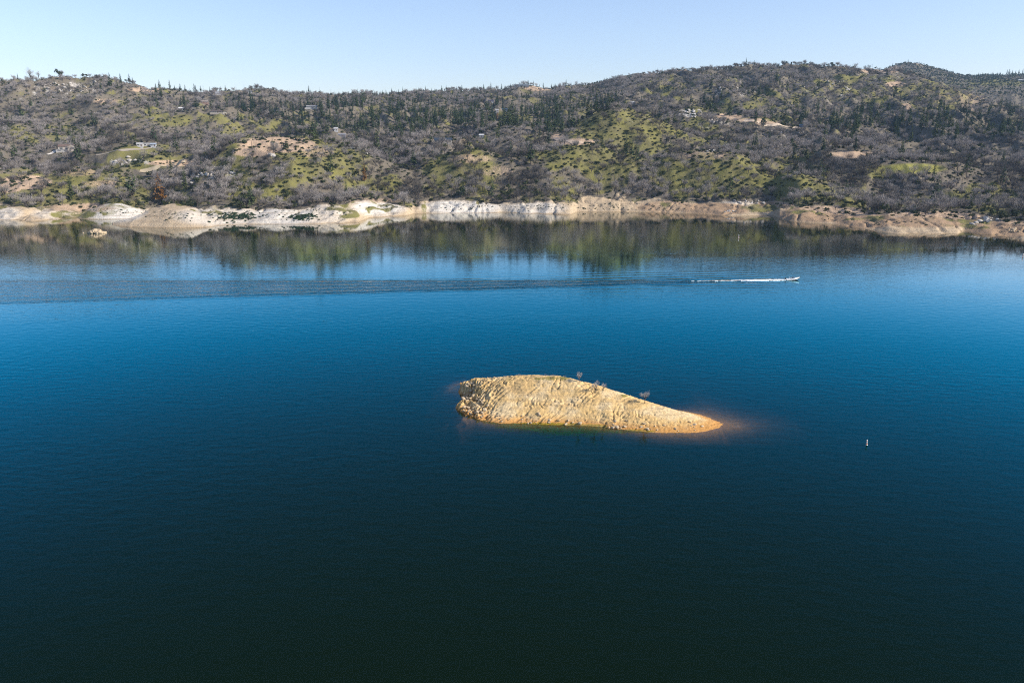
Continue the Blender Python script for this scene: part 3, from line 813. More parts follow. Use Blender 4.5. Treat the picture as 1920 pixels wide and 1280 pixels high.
t = NT('tan_rock')
co = t.coord(); oi = t.n('ShaderNodeObjectInfo')
n1 = t.noise(co, 1.6, 5, 0.65)
c = t.mix(n1, (0.36, 0.275, 0.175), (0.58, 0.465, 0.31))
c = t.mix(t.math('MULTIPLY', oi.outputs['Random'], 0.6), c, (0.28, 0.21, 0.14))
t.bsdf(c, 0.95, 0.1, t.bump(t.noise(co, 3, 5), .6, .15)); MAT['tan_rock'] = t.m
for m in ROCK: m.materials.append(MAT['granite'])

# ------------------------------------------------------------------ houses, drive, sheds (placed first so that no tree stands in them)
KEEP = []                                         # x, y, radius to keep clear, depth to keep clear in front

def house_mats(name, wall, roof):
    return simple_mat(name + '_wall', wall, 0.8, 0.2, 0.08), simple_mat(name + '_roof', roof, 0.7, 0.2, 0.12)
WIN = simple_mat('window_glass', (0.03, 0.035, 0.045), 0.15, 0.5, 0.1)
DOORM = simple_mat('door_wood', (0.13, 0.08, 0.05), 0.6, 0.3)
TRIM = simple_mat('white_trim', (0.75, 0.74, 0.71), 0.6, 0.3, 0.04)
PAD = simple_mat('concrete', (0.45, 0.42, 0.37), 0.9, 0.1)

def gable(mb, w, d, h, rise, over=0.6, hip=0.0, cx=0, cy=0, z0=0, thick=0.22):
    x = w / 2 + over; y = d / 2 + over
    e = h - rise * over / (d / 2)
    xr = x - hip
    for dz in (0, ):
        v = [(cx - x, cy - y, z0 + e), (cx + x, cy - y, z0 + e), (cx + x, cy + y, z0 + e), (cx - x, cy + y, z0 + e), (cx - xr, cy, z0 + h + rise), (cx + xr, cy, z0 + h + rise)]
        u = [(p[0], p[1], p[2] + thick) for p in v]
        mb.add(v + u, [(6, 7, 11, 10), (8, 9, 10, 11), (9, 6, 10), (7, 8, 11), (1, 0, 4, 5), (3, 2, 5, 4), (0, 3, 4), (2, 1, 5), (0, 1, 7, 6), (1, 2, 8, 7), (2, 3, 9, 8), (3, 0, 6, 9)])

def house(name, label, cat, u, v, w, d, h, wall, roof, rise=1.6, rz=0.0, hip=0.0, flat=False, wing=None, chimney=False, wins=4, door=True, front=12, ymin=560):
    x, y, z = hit(u, v, ymin)
    if y > 1300: w, d, h, rise = w * .8, d * .8, h * .8, rise * .8
    face = math.atan2(-x, y)                       # front wall towards the lake
    root = empty(name, (x, y, z), face * 0.6 + rz)
    tag(root, label, cat, 'buildings scattered over the hillside')
    wall = tuple(q * 0.52 for q in wall); roof = tuple(q * 0.7 for q in roof)
    wm, rm = house_mats(name, wall, roof)
    a = MB(); a.box((0, 0, h / 2 - 1.5), (w, d, h + 3))
    if not flat and hip == 0:
        for sx_ in (-1, 1):
            a.add([(sx_ * w / 2, -d / 2, h), (sx_ * w / 2, d / 2, h), (sx_ * w / 2, 0, h + rise)], [(0, 1, 2)])
    if wing:
        wx_, ww, wd, wh, wr = wing
        a.box((wx_, -d / 2 - wd / 2 + .01, wh / 2 - 1.5), (ww, wd, wh + 3))
        a.add([(wx_ - ww / 2, -d / 2 - wd, wh), (wx_ + ww / 2, -d / 2 - wd, wh), (wx_, -d / 2 - wd, wh + wr)], [(0, 1, 2)])
    a.build('wall', wm, root)
    r = MB()
    if flat: r.box((0, 0, h + .2), (w + .8, d + .8, .35))
    else: gable(r, w, d, h, rise, hip=hip)
    if wing:
        y0, y1 = -d / 2 - wd - .5, -d / 2 + d * .4
        zz = wh + wr
        v8 = [(wx_ - ww / 2 - .5, y0, wh - .3), (wx_, y0, zz), (wx_ + ww / 2 + .5, y0, wh - .3), (wx_ - ww / 2 - .5, y1, wh - .3), (wx_, y1, zz), (wx_ + ww / 2 + .5, y1, wh - .3)]
        u8 = [(p[0], p[1], p[2] + .22) for p in v8]
        r.add(v8 + u8, [(6, 7, 10, 9), (7, 8, 11, 10), (0, 3, 4, 1), (1, 4, 5, 2), (0, 1, 7, 6), (1, 2, 8, 7), (3, 9, 10, 4), (4, 10, 11, 5), (0, 6, 9, 3), (2, 5, 11, 8)])
    ro = r.build('roof', rm, root)
    if chimney:
        c = MB(); c.box((w * .25, d * .1, h + rise * .6 + .9), (.9, .9, 2.2)); c.box((w * .25, d * .1, h + rise * .6 + 2.06), (1.15, 1.15, .2)); c.build('chimney', PAD, ro)
    n = wins
    for k in range(n):
        px = -w / 2 + w * (k + .5) / n
        if door and k == n // 2:
            dm = MB(); dm.box((px, -d / 2 - .03, 1.05), (1.1, .08, 2.1)); dm.build('door', DOORM, root)
            continue
        if wing and abs(px - wing[0]) < wing[1] / 2 + .5: continue
        fm = MB(); fm.box((px, -d / 2 - .02, h * .52), (w / n * .56 + .25, .06, h * .38 + .25)); fo = fm.build('window', TRIM, root)
        pm = MB(); pm.box((px, -d / 2 - .06, h * .52), (w / n * .56, .05, h * .38)); pm.build('pane', WIN, fo)
    if wing:
        fm = MB(); fm.box((wing[0], -d / 2 - wing[2] - .02, wing[3] * .52), (wing[1] * .5, .06, wing[3] * .4)); fo = fm.build('window', TRIM, root)
        pm = MB(); pm.box((wing[0], -d / 2 - wing[2] - .06, wing[3] * .52), (wing[1] * .5 - .3, .05, wing[3] * .4 - .3)); pm.build('pane', WIN, fo)
    KEEP.append((x, y, max(w, d) * .5, front * .7))
    return root

house('gabled_house', 'pale cream house with brown roofs and a gabled front wing above the green slope', 'house', 133, 282, 27, 10, 5.0, (.78, .68, .56), (.20, .135, .105), 2.2, wing=(4, 10, 7, 5.2, 2.6), chimney=True, front=60)
house('carport', 'long low white wall building beside the cream gabled house', 'outbuilding', 118, 284.5, 15, 5, 2.6, (.72, .69, .64), (.62, .60, .56), flat=True, wins=2, door=False, front=18)
house('white_house', 'bright white flat roofed house on top of the green knoll above its driveway', 'house', 279, 274, 17, 8, 3.6, (.80, .79, .77), (.74, .73, .71), flat=True, wins=5, front=15)
house('garage', 'small white outbuilding next to the flat roofed house on the green knoll', 'outbuilding', 263, 275, 7, 6, 3.0, (.80, .78, .75), (.66, .64, .62), 1.0, wins=2, front=14)
house('garden_shed', 'tiny white shed with bluish roof at the end of the knoll driveway', 'shed', 288, 275, 6, 5, 2.8, (.74, .76, .80), (.42, .48, .56), 0.9, wins=2, front=14)
house('barn', 'small white roofed barn among grey woods high on the slope', 'barn', 342, 206, 15, 9, 3.2, (.72, .72, .72), (.82, .82, .82), 2.2, wins=3, front=18)
house('ranch_house', 'long low house with dark brown hipped roof above a small bright lawn', 'house', 407, 213, 30, 11, 3.2, (.58, .52, .44), (.125, .100, .090), 3.0, hip=5, wins=6, front=20)
house('annexe', 'pale yellow annexe touching the end of the dark roofed ranch house', 'outbuilding', 421, 215, 9, 7, 3.2, (.66, .62, .50), (.50, .46, .38), 1.4, wins=2, front=20)
house('brown_house', 'small house with pale brown roof half hidden in trees near the skyline', 'house', 383, 194, 18, 9, 3.2, (.45, .30, .24), (.36, .30, .26), 2.6, wins=3, front=14)
house('lakeview_house', 'long low house with dark blue roof and white end wall behind a bare knoll', 'house', 831, 268, 22, 9, 3.6, (.66, .62, .56), (.045, .065, .095), 2.4, wins=5, chimney=False, front=14)
house('shed', 'little dark shed with white gable near the blue roofed lakeview house', 'shed', 767, 268, 8, 6, 3.0, (.66, .66, .66), (.07, .085, .11), 1.6, wins=2, front=14)
house('cabin', 'small white cabin beside a bright green patch of grass', 'cabin', 903, 258, 9, 7, 4.2, (.76, .76, .74), (.66, .66, .66), 1.8, wins=3, front=18)
house('forest_house', 'dark blue roofed house above a green lawn among the conifers', 'house', 944, 208, 20, 9, 3.4, (.20, .25, .32), (.05, .085, .13), 2.4, wins=4, front=24)
house('pump_house', 'tiny white hut beside the orange tree and the forest lawn', 'hut', 932, 209, 7, 6, 3.4, (.78, .78, .76), (.72, .72, .72), 1.2, wins=2, front=24)
house('cottage', 'tiny bright white gable end among tall green conifers in mid slope', 'cottage', 630, 246, 8, 6, 4.0, (.80, .80, .80), (.55, .55, .56), 2.2, wins=2, front=18)
house('woodland_house', 'grey roofed house with pale drive just below the white cottage', 'house', 640, 256, 18, 9, 3.2, (.36, .34, .36), (.30, .30, .33), 2.2, wins=4, front=18)
house('trailer', 'long narrow white mobile home in the grey woods behind the tan hilltop', 'mobile home', 666, 277, 12, 5, 3.0, (.82, .82, .80), (.78, .78, .76), flat=True, wins=4, front=20)
house('ridge_house', 'long pale low building on the wooded ridge crest', 'building', 978, 160, 46, 12, 4.0, (.36, .40, .44), (.34, .40, .44), 2.0, wins=8, front=24)
house('blue_shed', 'small blue shed at the right end of the dirt road on the plateau', 'shed', 1503, 238, 9, 6, 2.8, (.20, .32, .50), (.22, .36, .55), 0.8, wins=2, front=15)
house('far_barn', 'bright white building on the far hazy ridge near the right edge', 'barn', 1914, 153, 26, 14, 6, (.82, .82, .82), (.8, .8, .8), 2.5, wins=3, front=60, ymin=2300)
house('hilltop_house', 'white walled house close under the saddle skyline, small and bright', 'house', 409, 177.5, 14, 8, 4, (.80, .80, .80), (.62, .63, .66), 1.6, wins=3, front=18)
house('crest_house', 'white house with dark roof just below the wooded skyline hump', 'house', 468, 175, 14, 8, 4, (.78, .78, .78), (.25, .25, .26), 1.8, wins=3, front=18)
house('hill_lodge', 'long white house with dark windows among round trees below the crest', 'house', 585, 203, 26, 9, 4.2, (.74, .73, .70), (.36, .35, .35), 2.0, wins=6, front=20)
house('purple_roof_house', 'white ended house with dusky purple roof among conifers below the ridge', 'house', 918, 192, 24, 9, 3.8, (.74, .73, .76), (.10, .09, .13), 2.6, wins=4, front=20)
house('small_white_house', 'tiny white house beneath the conical grassy hill crest', 'house', 1186, 195, 8, 6, 3.4, (.78, .78, .78), (.7, .7, .7), 1.4, wins=2, front=15)

def road(name, px, width, col, label, lift=0.35):
    pts = [Vector(hit(u, v)) for u, v in px]
    fine = []
    for a, b in zip(pts[:-1], pts[1:]):
        n = max(2, int((b - a).length / 2.0))
        fine += [a.lerp(b, k / n) for k in range(n)]
    fine.append(pts[-1])
    X = np.zeros((len(fine), 5)); Y = X.copy(); Z = X.copy()
    for i, p in enumerate(fine):
        d = fine[min(i + 1, len(fine) - 1)] - fine[max(i - 1, 0)]
        s = Vector((-d.y, d.x)).normalized()
        for k in range(5):
            o = (k - 2) / 4 * width * (1 + 0.25 * math.sin(i * .37))
            X[i, k] = p.x + s.x * o; Y[i, k] = p.y + s.y * o
    Z = ground(X, Y) + lift
    Z = smooth1(np.maximum(Z, smooth1(Z, 3, 0)), 2, 0)
    me = grid_mesh(name, X, Y, Z)
    o = link_mesh(name, me, simple_mat(name + '_dirt', col, .95, .1, .18, .4))
    for p in fine[::2]: KEEP.append((p.x, p.y, width * .5 + 3, 24))
    return tag(o, label, 'road', kind='structure')

road('driveway', [(180, 292), (205, 287), (225, 283.5), (250, 281), (275, 280), (284, 278)], 2.8, (.27, .235, .19), 'pale driveway climbing to the white house on the green knoll')
road('dirt_road', [(1395, 226), (1425, 232), (1450, 236), (1475, 237.5), (1498, 239)], 7, (.52, .42, .31), 'tan dirt road along the plateau below the high slope')
road('track', [(1040, 259), (1058, 265), (1078, 269), (1110, 268)], 5.5, (.48, .37, .27), 'tan dirt track at the foot of the conical grassy hill')
road('terrace_road', [(262, 322), (290, 317), (318, 313), (345, 309)], 6, (.44, .36, .24), 'tan cut across the grassy slope below the knoll driveway')
road('hill_path', [(90, 292), (98, 287.5), (104, 283)], 4.0, (.60, .55, .48), 'short pale steep path beside the long white wall building')

for u_, v_, r_ in ((1362, 219, 15), (1380, 221, 10), (1412, 228, 9), (1440, 232, 9), (1078, 267, 10), (1600, 290, 14), (1580, 291, 10)):
    x_, y_, z_ = hit(u_, v_); KEEP.append((x_, y_, r_, 22))

# ------------------------------------------------------------------ who grows where
def clear_of(x, y):
    ok = np.ones(len(x), bool)
    for (kx, ky, r, fr_) in KEEP:
        dy_ = y - ky; dx_ = x - kx * y / ky
        ok &= ~((np.abs(dx_) < r) & (dy_ > -fr_) & (dy_ < min(r, 7)))
    return ok

def scatter_candidates():
    xs_, ys_ = [], []
    y = 600.0
    while y < 3900:
        step = 5.8 if y < 1000 else (6.6 if y < 1400 else (8.4 if y < 2300 else 12.0))
        a0, a1 = A_COLS[0] * 0.93, A_COLS[-1] * 0.93
        xx = np.arange(a0 * y, a1 * y, step)
        xs_.append(xx + RNG.uniform(-.5, .5, len(xx)) * step); ys_.append(y + RNG.uniform(-.5, .5, len(xx)) * step)
        y += step
    return np.concatenate(xs_), np.concatenate(ys_)

PX_, PY_ = scatter_candidates()
PZ_ = ground(PX_, PY_)
PU, PV = project(PX_, PY_, PZ_)
rgYc = np.maximum(np.interp(PX_ / PY_, RG_A, RG_Y), np.interp(PX_ / PY_, SH_A, SH_Y) + 22)
pback = PY_ - rgYc + fbm(PX_ / 42, PY_ / 42, 3, 61) * 24 + 3
vis = clearance(PX_, PY_, PZ_ + 9.0)
keep = (pback > 1) & (vis > -0.004)
PX_, PY_, PZ_, PU, PV, pback, vis = [q[keep] for q in (PX_, PY_, PZ_, PU, PV, pback, vis)]
ptan = np.clip(blobs(TAN, PU, PV), 0, 1); pgr = grass_mask(PU, PV, PX_, PY_); pfl = blobs(FIELD, PU, PV)
CONIF = [(700, 225, 170, 32, 1.0), (600, 230, 60, 40, .8), (820, 215, 130, 34, .9), (960, 215, 110, 34, .8), (1010, 230, 60, 36, .8), (1090, 200, 60, 24, .5), (470, 205, 30, 30, .5), (900, 186, 280, 10, .5), (1180, 170, 110, 12, .3),
         (1500, 225, 60, 20, .35), (1590, 235, 50, 24, .5), (1640, 225, 60, 24, .6), (1780, 235, 70, 30, .6), (1860, 240, 60, 30, .7), (1340, 195, 40, 18, .3), (1460, 180, 60, 30, .25), (300, 200, 60, 30, .2), (1700, 250, 60, 20, .4), (1880, 142, 60, 8, .5)]
pcon = np.clip(blobs(CONIF, PU, PV), 0, 1)
n1 = fbm(PX_ / 60, PY_ / 60, 3, 201); n2 = fbm(PX_ / 25, PY_ / 25, 3, 211); u0 = RNG.random(len(PX_)); u1 = RNG.random(len(PX_)); u2 = RNG.random(len(PX_))
far_ = sstep(2300, 2700, PY_)
pgr = pgr * (1 - .75 * far_)
is_con = u0 < (far_ * .06 + pcon * 0.24 * (1 + n2) + 0.008) * (1 - np.clip(ptan, 0, .95))
open_ = np.clip(np.maximum(pgr * 0.95, ptan * 1.2), 0, 1)
pden = np.clip(0.58 + n1 * 1.3 + n2 * .4, 0.06, 0.95) * (1 - 0.78 * open_) * (1 - 0.85 * np.clip(ptan, 0, 1))
is_bare = ~is_con & (u1 < pden) & (n2 > -0.52)
n4 = fbm(PX_ / 45, PY_ / 45, 3, 231)
is_oak = is_bare & (u2 < 0.08 + 0.22 * np.clip(pcon, 0, 1) + np.clip(n4 - .12, 0, .3) * 2.2 + far_ * .75)
is_bare &= ~is_oak
is_shr = ~is_con & ~is_bare & ~is_oak & (RNG.random(len(PX_)) < 0.88 - 0.40 * np.clip(ptan, 0, 1))
RIGHTWOOD = blobs([(1750, 345, 200, 40, 1.0), (1600, 350, 80, 40, .6), (1350, 120, 250, 10, .4), (1480, 118, 200, 8, .5)], PU, PV)
is_snag = (RNG.random(len(PX_)) < 0.004 + 0.03 * np.clip(RIGHTWOOD, 0, 1))
u3 = RNG.random(len(PX_))
okc = clear_of(PX_, PY_) & (pfl < .25)
ZONES = [(40, 345, 'near the tan knoll by the far left shore'), (133, 290, 'around the cream gabled house'), (270, 300, 'on the knoll below the white flat roofed house'), (110, 165, 'on the rocky left hilltop'), (50, 230, 'on the grey slope under the rocky hilltop'),
         (345, 205, 'around the white roofed barn'), (300, 345, 'above the long white shore slab'), (420, 220, 'around the dark roofed ranch house'), (540, 275, 'around the bare tan hilltop'), (560, 345, 'on the dark slope under the tan hilltop'),
         (640, 225, 'around the white cottage in mid slope'), (560, 175, 'on the low saddle skyline'), (800, 215, 'in the conifer belt under the long ridge'), (780, 300, 'in the hollow beside the tan topped green knoll'), (880, 320, 'on the green knoll under the blue roofed house'),
         (950, 215, 'around the forest lawn'), (900, 168, 'along the long ridge skyline'), (985, 350, 'above the pale point of the middle shore'), (1085, 300, 'on the green foothill under the dirt track'), (1160, 235, 'on the conical grassy hill'), (1190, 150, 'by the small blue peak'),
         (1330, 215, 'near the tan dirt pad on the plateau'), (1320, 320, 'on the green foothill below the plateau'), (1200, 340, 'in the dark gully above the middle shore'), (1400, 150, 'on the high shoulder under the main summit'), (1420, 120, 'along the main summit skyline'),
         (1480, 260, 'under the dirt road'), (1480, 350, 'above the grassy cove'), (1600, 285, 'around the bare tan patch'), (1580, 180, 'on the high right slope'), (1712, 318, 'around the bright flat field'), (1760, 370, 'above the tan shore mounds'), (1700, 245, 'in the mixed woods of the right slope'),
         (1860, 240, 'in the woods at the far right'), (1720, 130, 'on the far blue hump'), (1860, 155, 'on the far hazy ridge'), (1870, 370, 'above the right shore boulders'), (1660, 140, 'on the light ridge below the blue hump')]
ZU = np.array([z[0] for z in ZONES]); ZV = np.array([z[1] for z in ZONES])
def zone(u, v):
    return ZONES[int(np.argmin(((ZU - u) / 1.0) ** 2 + ((ZV - v) / 0.42) ** 2))][2]

SRC = bpy.data.collections.new('plant_library')
def source_collection(name, meshes):
    c = bpy.data.collections.new(name)
    for k, ms in enumerate(meshes):
        o = bpy.data.objects.new('%s_%02d' % (name, k), ms)
        c.objects.link(o)
    return c

def joined(parts, name):                          # trunk + crown in one mesh, for the uncountable rest of the woods
    me = bpy.data.meshes.new(name); v = []; f = []; mi = []
    for k, p in enumerate(parts):
        b = len(v); v += [tuple(q.co) for q in p.vertices]
        for q in p.polygons: f.append([b + i for i in q.vertices]); mi.append(k)
    me.from_pydata(v, [], f); me.polygons.foreach_set('material_index', mi)
    for p in parts: me.materials.append(p.materials[0])
    return me

def stuff(name, label, coll, nvar, pts, sizes):
    me = bpy.data.meshes.new(name)
    me.vertices.add(len(pts)); me.vertices.foreach_set('co', np.asarray(pts, np.float32).ravel())
    fattr(me, 'size', sizes); fattr(me, 'turn', RNG.uniform(0, 6.28, len(pts)))
    a = me.attributes.new('kind_index', 'INT', 'POINT'); a.data.foreach_set('value', RNG.integers(0, nvar, len(pts)).astype(np.int32))
    o = bpy.data.objects.new(name, me); COL.objects.link(o)
    ng = bpy.data.node_groups.new(name, 'GeometryNodeTree')
    ng.interface.new_socket('Geometry', in_out='INPUT', socket_type='NodeSocketGeometry')
    ng.interface.new_socket('Geometry', in_out='OUTPUT', socket_type='NodeSocketGeometry')
    N = ng.nodes.new; Lk = ng.links.new
    gi = N('NodeGroupInput'); go = N('NodeGroupOutput'); ip = N('GeometryNodeInstanceOnPoints'); ci = N('GeometryNodeCollectionInfo')
    ci.inputs['Collection'].default_value = coll; ci.inputs['Separate Children'].default_value = True; ci.inputs['Reset Children'].default_value = True
    def na(nm, ty):
        n = N('GeometryNodeInputNamedAttribute'); n.data_type = ty; n.inputs['Name'].default_value = nm; return n.outputs['Attribute']
    cb = N('ShaderNodeCombineXYZ'); Lk(na('turn', 'FLOAT'), cb.inputs[2])
    Lk(gi.outputs[0], ip.inputs['Points']); Lk(ci.outputs[0], ip.inputs['Instance']); ip.inputs['Pick Instance'].default_value = True
    Lk(na('kind_index', 'INT'), ip.inputs['Instance Index']); Lk(cb.outputs[0], ip.inputs['Rotation']); Lk(na('size', 'FLOAT'), ip.inputs['Scale'])
    Lk(ip.outputs[0], go.inputs[0])
    md = o.modifiers.new('scatter', 'NODES'); md.node_group = ng
    return tag(o, label, None, None, 'stuff')

def copy_thing(parts, name, label, cat, group, loc, rz, s):
    if len(parts) == 1:
        o = bpy.data.objects.new(name, parts[0]); COL.objects.link(o)
        o.location = loc; o.rotation_euler = (0, 0, rz); o.scale = (s, s, s)
        return tag(o, label, cat, group)
    r = empty(name, loc, rz, s)
    for nm, m in zip(('trunk', 'crown'), parts):
        c = bpy.data.objects.new(nm, m); COL.objects.link(c); c.parent = r
    return tag(r, label, cat, group)

COUNT = {}
def plant(mask, kind, size, hh, variants, name, cat, look, rest_name, rest_label, limit=290, group_word='trees', min_px=0.0):
    i = np.nonzero(mask & okc)[0]
    x, y, z = PX_[i], PY_[i], PZ_[i] - 0.25
    app = size * hh / y
    sh = clearance(x, y, z + size * hh * 0.35) > 0
    inframe = (PU[i] > 6) & (PU[i] < 1914)
    order = np.argsort(-(app * (sh & inframe)))
    top = order[:limit]; top = top[(sh & inframe)[top]]
    rest = np.setdiff1d(np.arange(len(i)), top)
    for k in top:
        v = int(RNG.integers(0, len(variants)))
        zt = zone(PU[i[k]], PV[i[k]])
        copy_thing(variants[v], name, look + ' ' + zt, cat, look.split(' tree')[0] + ' ' + group_word + ' ' + zt, (x[k], y[k], z[k]), float(RNG.uniform(0, 6.28)), float(size[k]))
    if len(rest) and rest_name:
        cm = source_collection(rest_name + '_kind', [joined(p, rest_name) if len(p) > 1 else p[0] for p in variants])
        stuff(rest_name, rest_label, cm, len(variants), np.stack([x, y, z], -1)[rest], size[rest])
    COUNT[name] = (len(top), len(rest))

def sz(mask, lo, hi): return RNG.uniform(lo, hi, int((mask & okc).sum()))
shore_boost = lambda m: 1.0 + 0.15 * sstep(60, 0, pback[m & okc])
is_snag2 = is_snag & ~is_con
plant(is_bare, 'bare', sz(is_bare, .62, 1.32) * shore_boost(is_bare), 9, BARE, 'bare_tree', 'bare tree', 'leafless grey tree with twiggy crown', 'bare_woods', 'grey leafless woods covering the slopes behind the nearest trees')
plant(is_con, 'con', sz(is_con, .6, 1.55) * np.where(PY_[is_con & okc] > 1750, .55, 1.0), 20, CONI, 'conifer', 'conifer', 'dark green pointed conifer', 'conifer_woods', 'dark green conifers scattered through the upper slopes', group_word='on the hillside')
plant(is_oak, 'oak', sz(is_oak, .6, 1.05), 8, OAK, 'evergreen_oak', 'oak', 'rounded olive green leafy tree', 'oak_woods', 'olive green leafy trees mixed into the grey woods', limit=200)
plant(is_shr, 'shr', sz(is_shr, .45, 1.0) * RNG.uniform(.9, 1.9, int((is_shr & okc).sum())), 2.2, [(m,) for m in SHRUB], 'shrub', 'shrub', 'low dark green shrub', 'shrubland', 'dark green shrubs dotted over the grassy hills', group_word='growing')
plant(is_snag2, 'snag', sz(is_snag2, .6, 1.1), 16, [(m,) for m in SNAG], 'dead_pine', 'dead tree', 'thin black burnt tree trunk', None, None, group_word='standing')
print(COUNT)

# ------------------------------------------------------------------ single trees that stand out
def single(parts, name, label, cat, loc, h_unit, px, lean=0.0, group=None):
    s = px * loc[1] / F / h_unit
    return copy_thing(parts, name, label, cat, group, (loc[0], loc[1], loc[2] - 0.3), rnd(0, 6), s)

THIN = bare_tree(10, 1.5, 91, 240, .12); THIN[0].materials.append(MAT['bark']); THIN[1].materials.append(MAT['twig'])
def recol(parts, mat):
    out = []
    for k, p in enumerate(parts):
        q = p.copy()
        if k == len(parts) - 1: q.materials.clear(); q.materials.append(mat)
        out.append(q)
    return tuple(out)
RUST = [recol(CONI[0], MAT['rust']), recol(CONI[1], MAT['rust'])]
DARKOAK = [recol(o, MAT['leaf']) for o in OAK]
PALE = [bare_tree(3.4, 1.0, 71, 300, .06, jit=.08), bare_tree(3.0, .7, 72, 260, .055, jit=.07), bare_tree(2.4, .8, 73, 240, .055, jit=.08), bare_tree(3.6, 1.4, 74, 380, .06, jit=.10)]
for tk, c in PALE: tk.materials.append(MAT['bark']); c.materials.append(MAT['pale_twig'])

single(DARKOAK[0], 'evergreen_oak', 'round dark green tree alone on top of the rocky left hill', 'oak', crest(121), 8, 15)
single(THIN, 'bare_tree', 'tall thin leafless tree on the left skyline beside a shorter one', 'bare tree', crest(68), 10, 22)
single(THIN, 'bare_tree', 'short leafless tree just right of the tall thin one on the left skyline', 'bare tree', crest(83), 10, 15)
single(CONI[2], 'conifer', 'small pointed conifer leftmost on the left skyline', 'conifer', crest(44), 20, 13)
for k, (u, px) in enumerate(((165, 8), (172, 7), (190, 8), (203, 7), (212, 6))):
    single(DARKOAK[k % 3], 'evergreen_oak', 'dark rounded tree in the row along the crest of the rocky left hill', 'oak', crest(u), 8, px, group='dark trees along the rocky left crest')
single(CONI[1], 'conifer', 'taller of two conifers side by side right of the rocky left crest', 'conifer', crest(250), 20, 17)
single(CONI[0], 'conifer', 'shorter of two conifers side by side right of the rocky left crest', 'conifer', crest(256), 20, 12)
single(CONI[1], 'conifer', 'broad dark conifer standing alone where the left skyline starts to dip', 'conifer', crest(305), 20, 16)
single(CONI[3], 'conifer', 'ragged conifer with open flat crown in the skyline dip', 'conifer', crest(352), 20, 12)
for k, (u, px) in enumerate(((324, 14), (343, 11), (361, 9), (369, 13), (372, 11), (381, 10), (398, 10), (418, 8), (427, 9))):
    single(CONI[k % 4], 'conifer', 'small conifer in the thin row along the dip of the left skyline', 'conifer', crest(u), 20, px * 1.2, group='conifers along the left skyline dip')
for k, (u, px) in enumerate(((386, 13), (371, 14), (462, 12), (482, 10), (546, 10), (560, 9), (602, 10), (630, 9), (668, 8))):
    single((SNAG[k % 3],), 'dead_pine', 'thin dead trunk standing on the low saddle skyline', 'dead tree', crest(u), 16, px, group='dead trunks along the low saddle skyline')
single(CONI[0], 'conifer', 'tallest pointed conifer on the low saddle skyline', 'conifer', crest(582), 20, 17)
for k in range(34):
    u = 735 + k * 10.2 + rnd(-3, 3)
    single(CONI[k % 4], 'conifer', 'conifer in the long even row along the middle ridge skyline', 'conifer', crest(u), 20, rnd(6, 12), group='conifers along the middle ridge skyline')
for k in range(30):
    u = 1225 + k * 15 + rnd(-6, 6)
    single((SNAG[k % 3],), 'dead_pine', 'thin burnt trunk along the main summit skyline', 'dead tree', crest(u), 16, rnd(5, 10), group='burnt trunks along the main summit skyline')
single(CONI[2], 'conifer', 'single pointed conifer highest on the main summit skyline', 'conifer', crest(1392), 20, 14)
single(CONI[0], 'conifer', 'small dark conifer just right of the highest summit conifer', 'conifer', crest(1407), 20, 9)
single(DARKOAK[1], 'evergreen_oak', 'dark bushy tree on the skyline between burnt trunks', 'oak', crest(1551), 8, 9)
for k, u in enumerate((1876, 1880, 1886, 1892, 1898, 1905, 1911)):
    single(CONI[k % 3], 'conifer', 'blue green conifer in the short dense row on the far right ridge', 'conifer', crest(u), 20, rnd(8, 11), group='conifers on the far right ridge')
single(RUST[0], 'conifer', 'dead orange brown conifer on the dark slope under the tan hilltop', 'conifer', hit(684, 341), 20, 33)
single(RUST[1], 'conifer', 'tall brownish pine with bare lower trunk just above the shore slab', 'conifer', hit(301, 385), 20, 58)
single(RUST[0], 'conifer', 'small bright orange conifer beside the forest lawn', 'conifer', hit(932, 225), 20, 17)
single(CONI[1], 'conifer', 'yellowish green conifer standing above the white slab bay', 'conifer', hit(868, 372), 20, 34)
single(CONI[2], 'conifer', 'slim green conifer near the middle shore above the slab cleft', 'conifer', hit(650, 374), 20, 36)
for k, (u, v, px) in enumerate(((1368, 219, 32), (1384, 220, 18), (1416, 232, 30), (1472, 235, 34), (1502, 236, 38))):
    single(CONI[k % 3], 'conifer', ['tall conifer behind the tan dirt pad', 'short conifer right of the tall one behind the dirt pad', 'thin conifer at the bend of the dirt road', 'tall conifer behind the dirt road with bare stem', 'dark full conifer rising behind the blue shed'][k], 'conifer', hit(u, v), 20, px)
single((SNAG[0],), 'dead_pine', 'pale straight dead trunk by the shore woods above the long slab', 'dead tree', hit(379, 380), 16, 34)
single((SNAG[1],), 'dead_pine', 'dark dead trunk left of the cream coloured knoll near the shore', 'dead tree', hit(60, 376), 16, 32)

# island trees
ISL = [(1086, 716, 20, 0, 'upright leafless tree nearest the island crest'), (1116, 737, 25, 1, 'slender leafless tree standing on the open island slope'),
       (1132, 732, 15, 2, 'small leafless tree behind the island edge between two others'), (1209, 756, 24, 3, 'broad leafless tree lowest on the island, nearest the tail')]
for u, v, px, k, lb in ISL:
    p = isl_hit(u, v)
    single(PALE[k], 'bare_tree', lb, 'bare tree', (p[0], p[1], p[2] + .2), (3.4, 3.0, 2.4, 3.6)[k], px)
TWIG = [bare_tree(1.0, .7, 81, 120, .03), bare_tree(.9, .6, 82, 110, .03)]
for tk, c in TWIG: tk.materials.append(MAT['bark']); c.materials.append(MAT['pale_twig'])
for k, (u, v, px) in enumerate(((973, 707, 6), (1023, 706, 6), (1039, 707, 5), (1058, 709, 6), (1244, 767, 6))):
    p = isl_hit(u, v)
    single(TWIG[k % 2], 'dry_bush', 'tiny dry leafless bush near the tail of the island' if k == 4 else 'tiny dry leafless bush on the island crest', 'bush', (p[0], p[1], p[2] + .2), 1.0, px, group='dry bushes on the island')

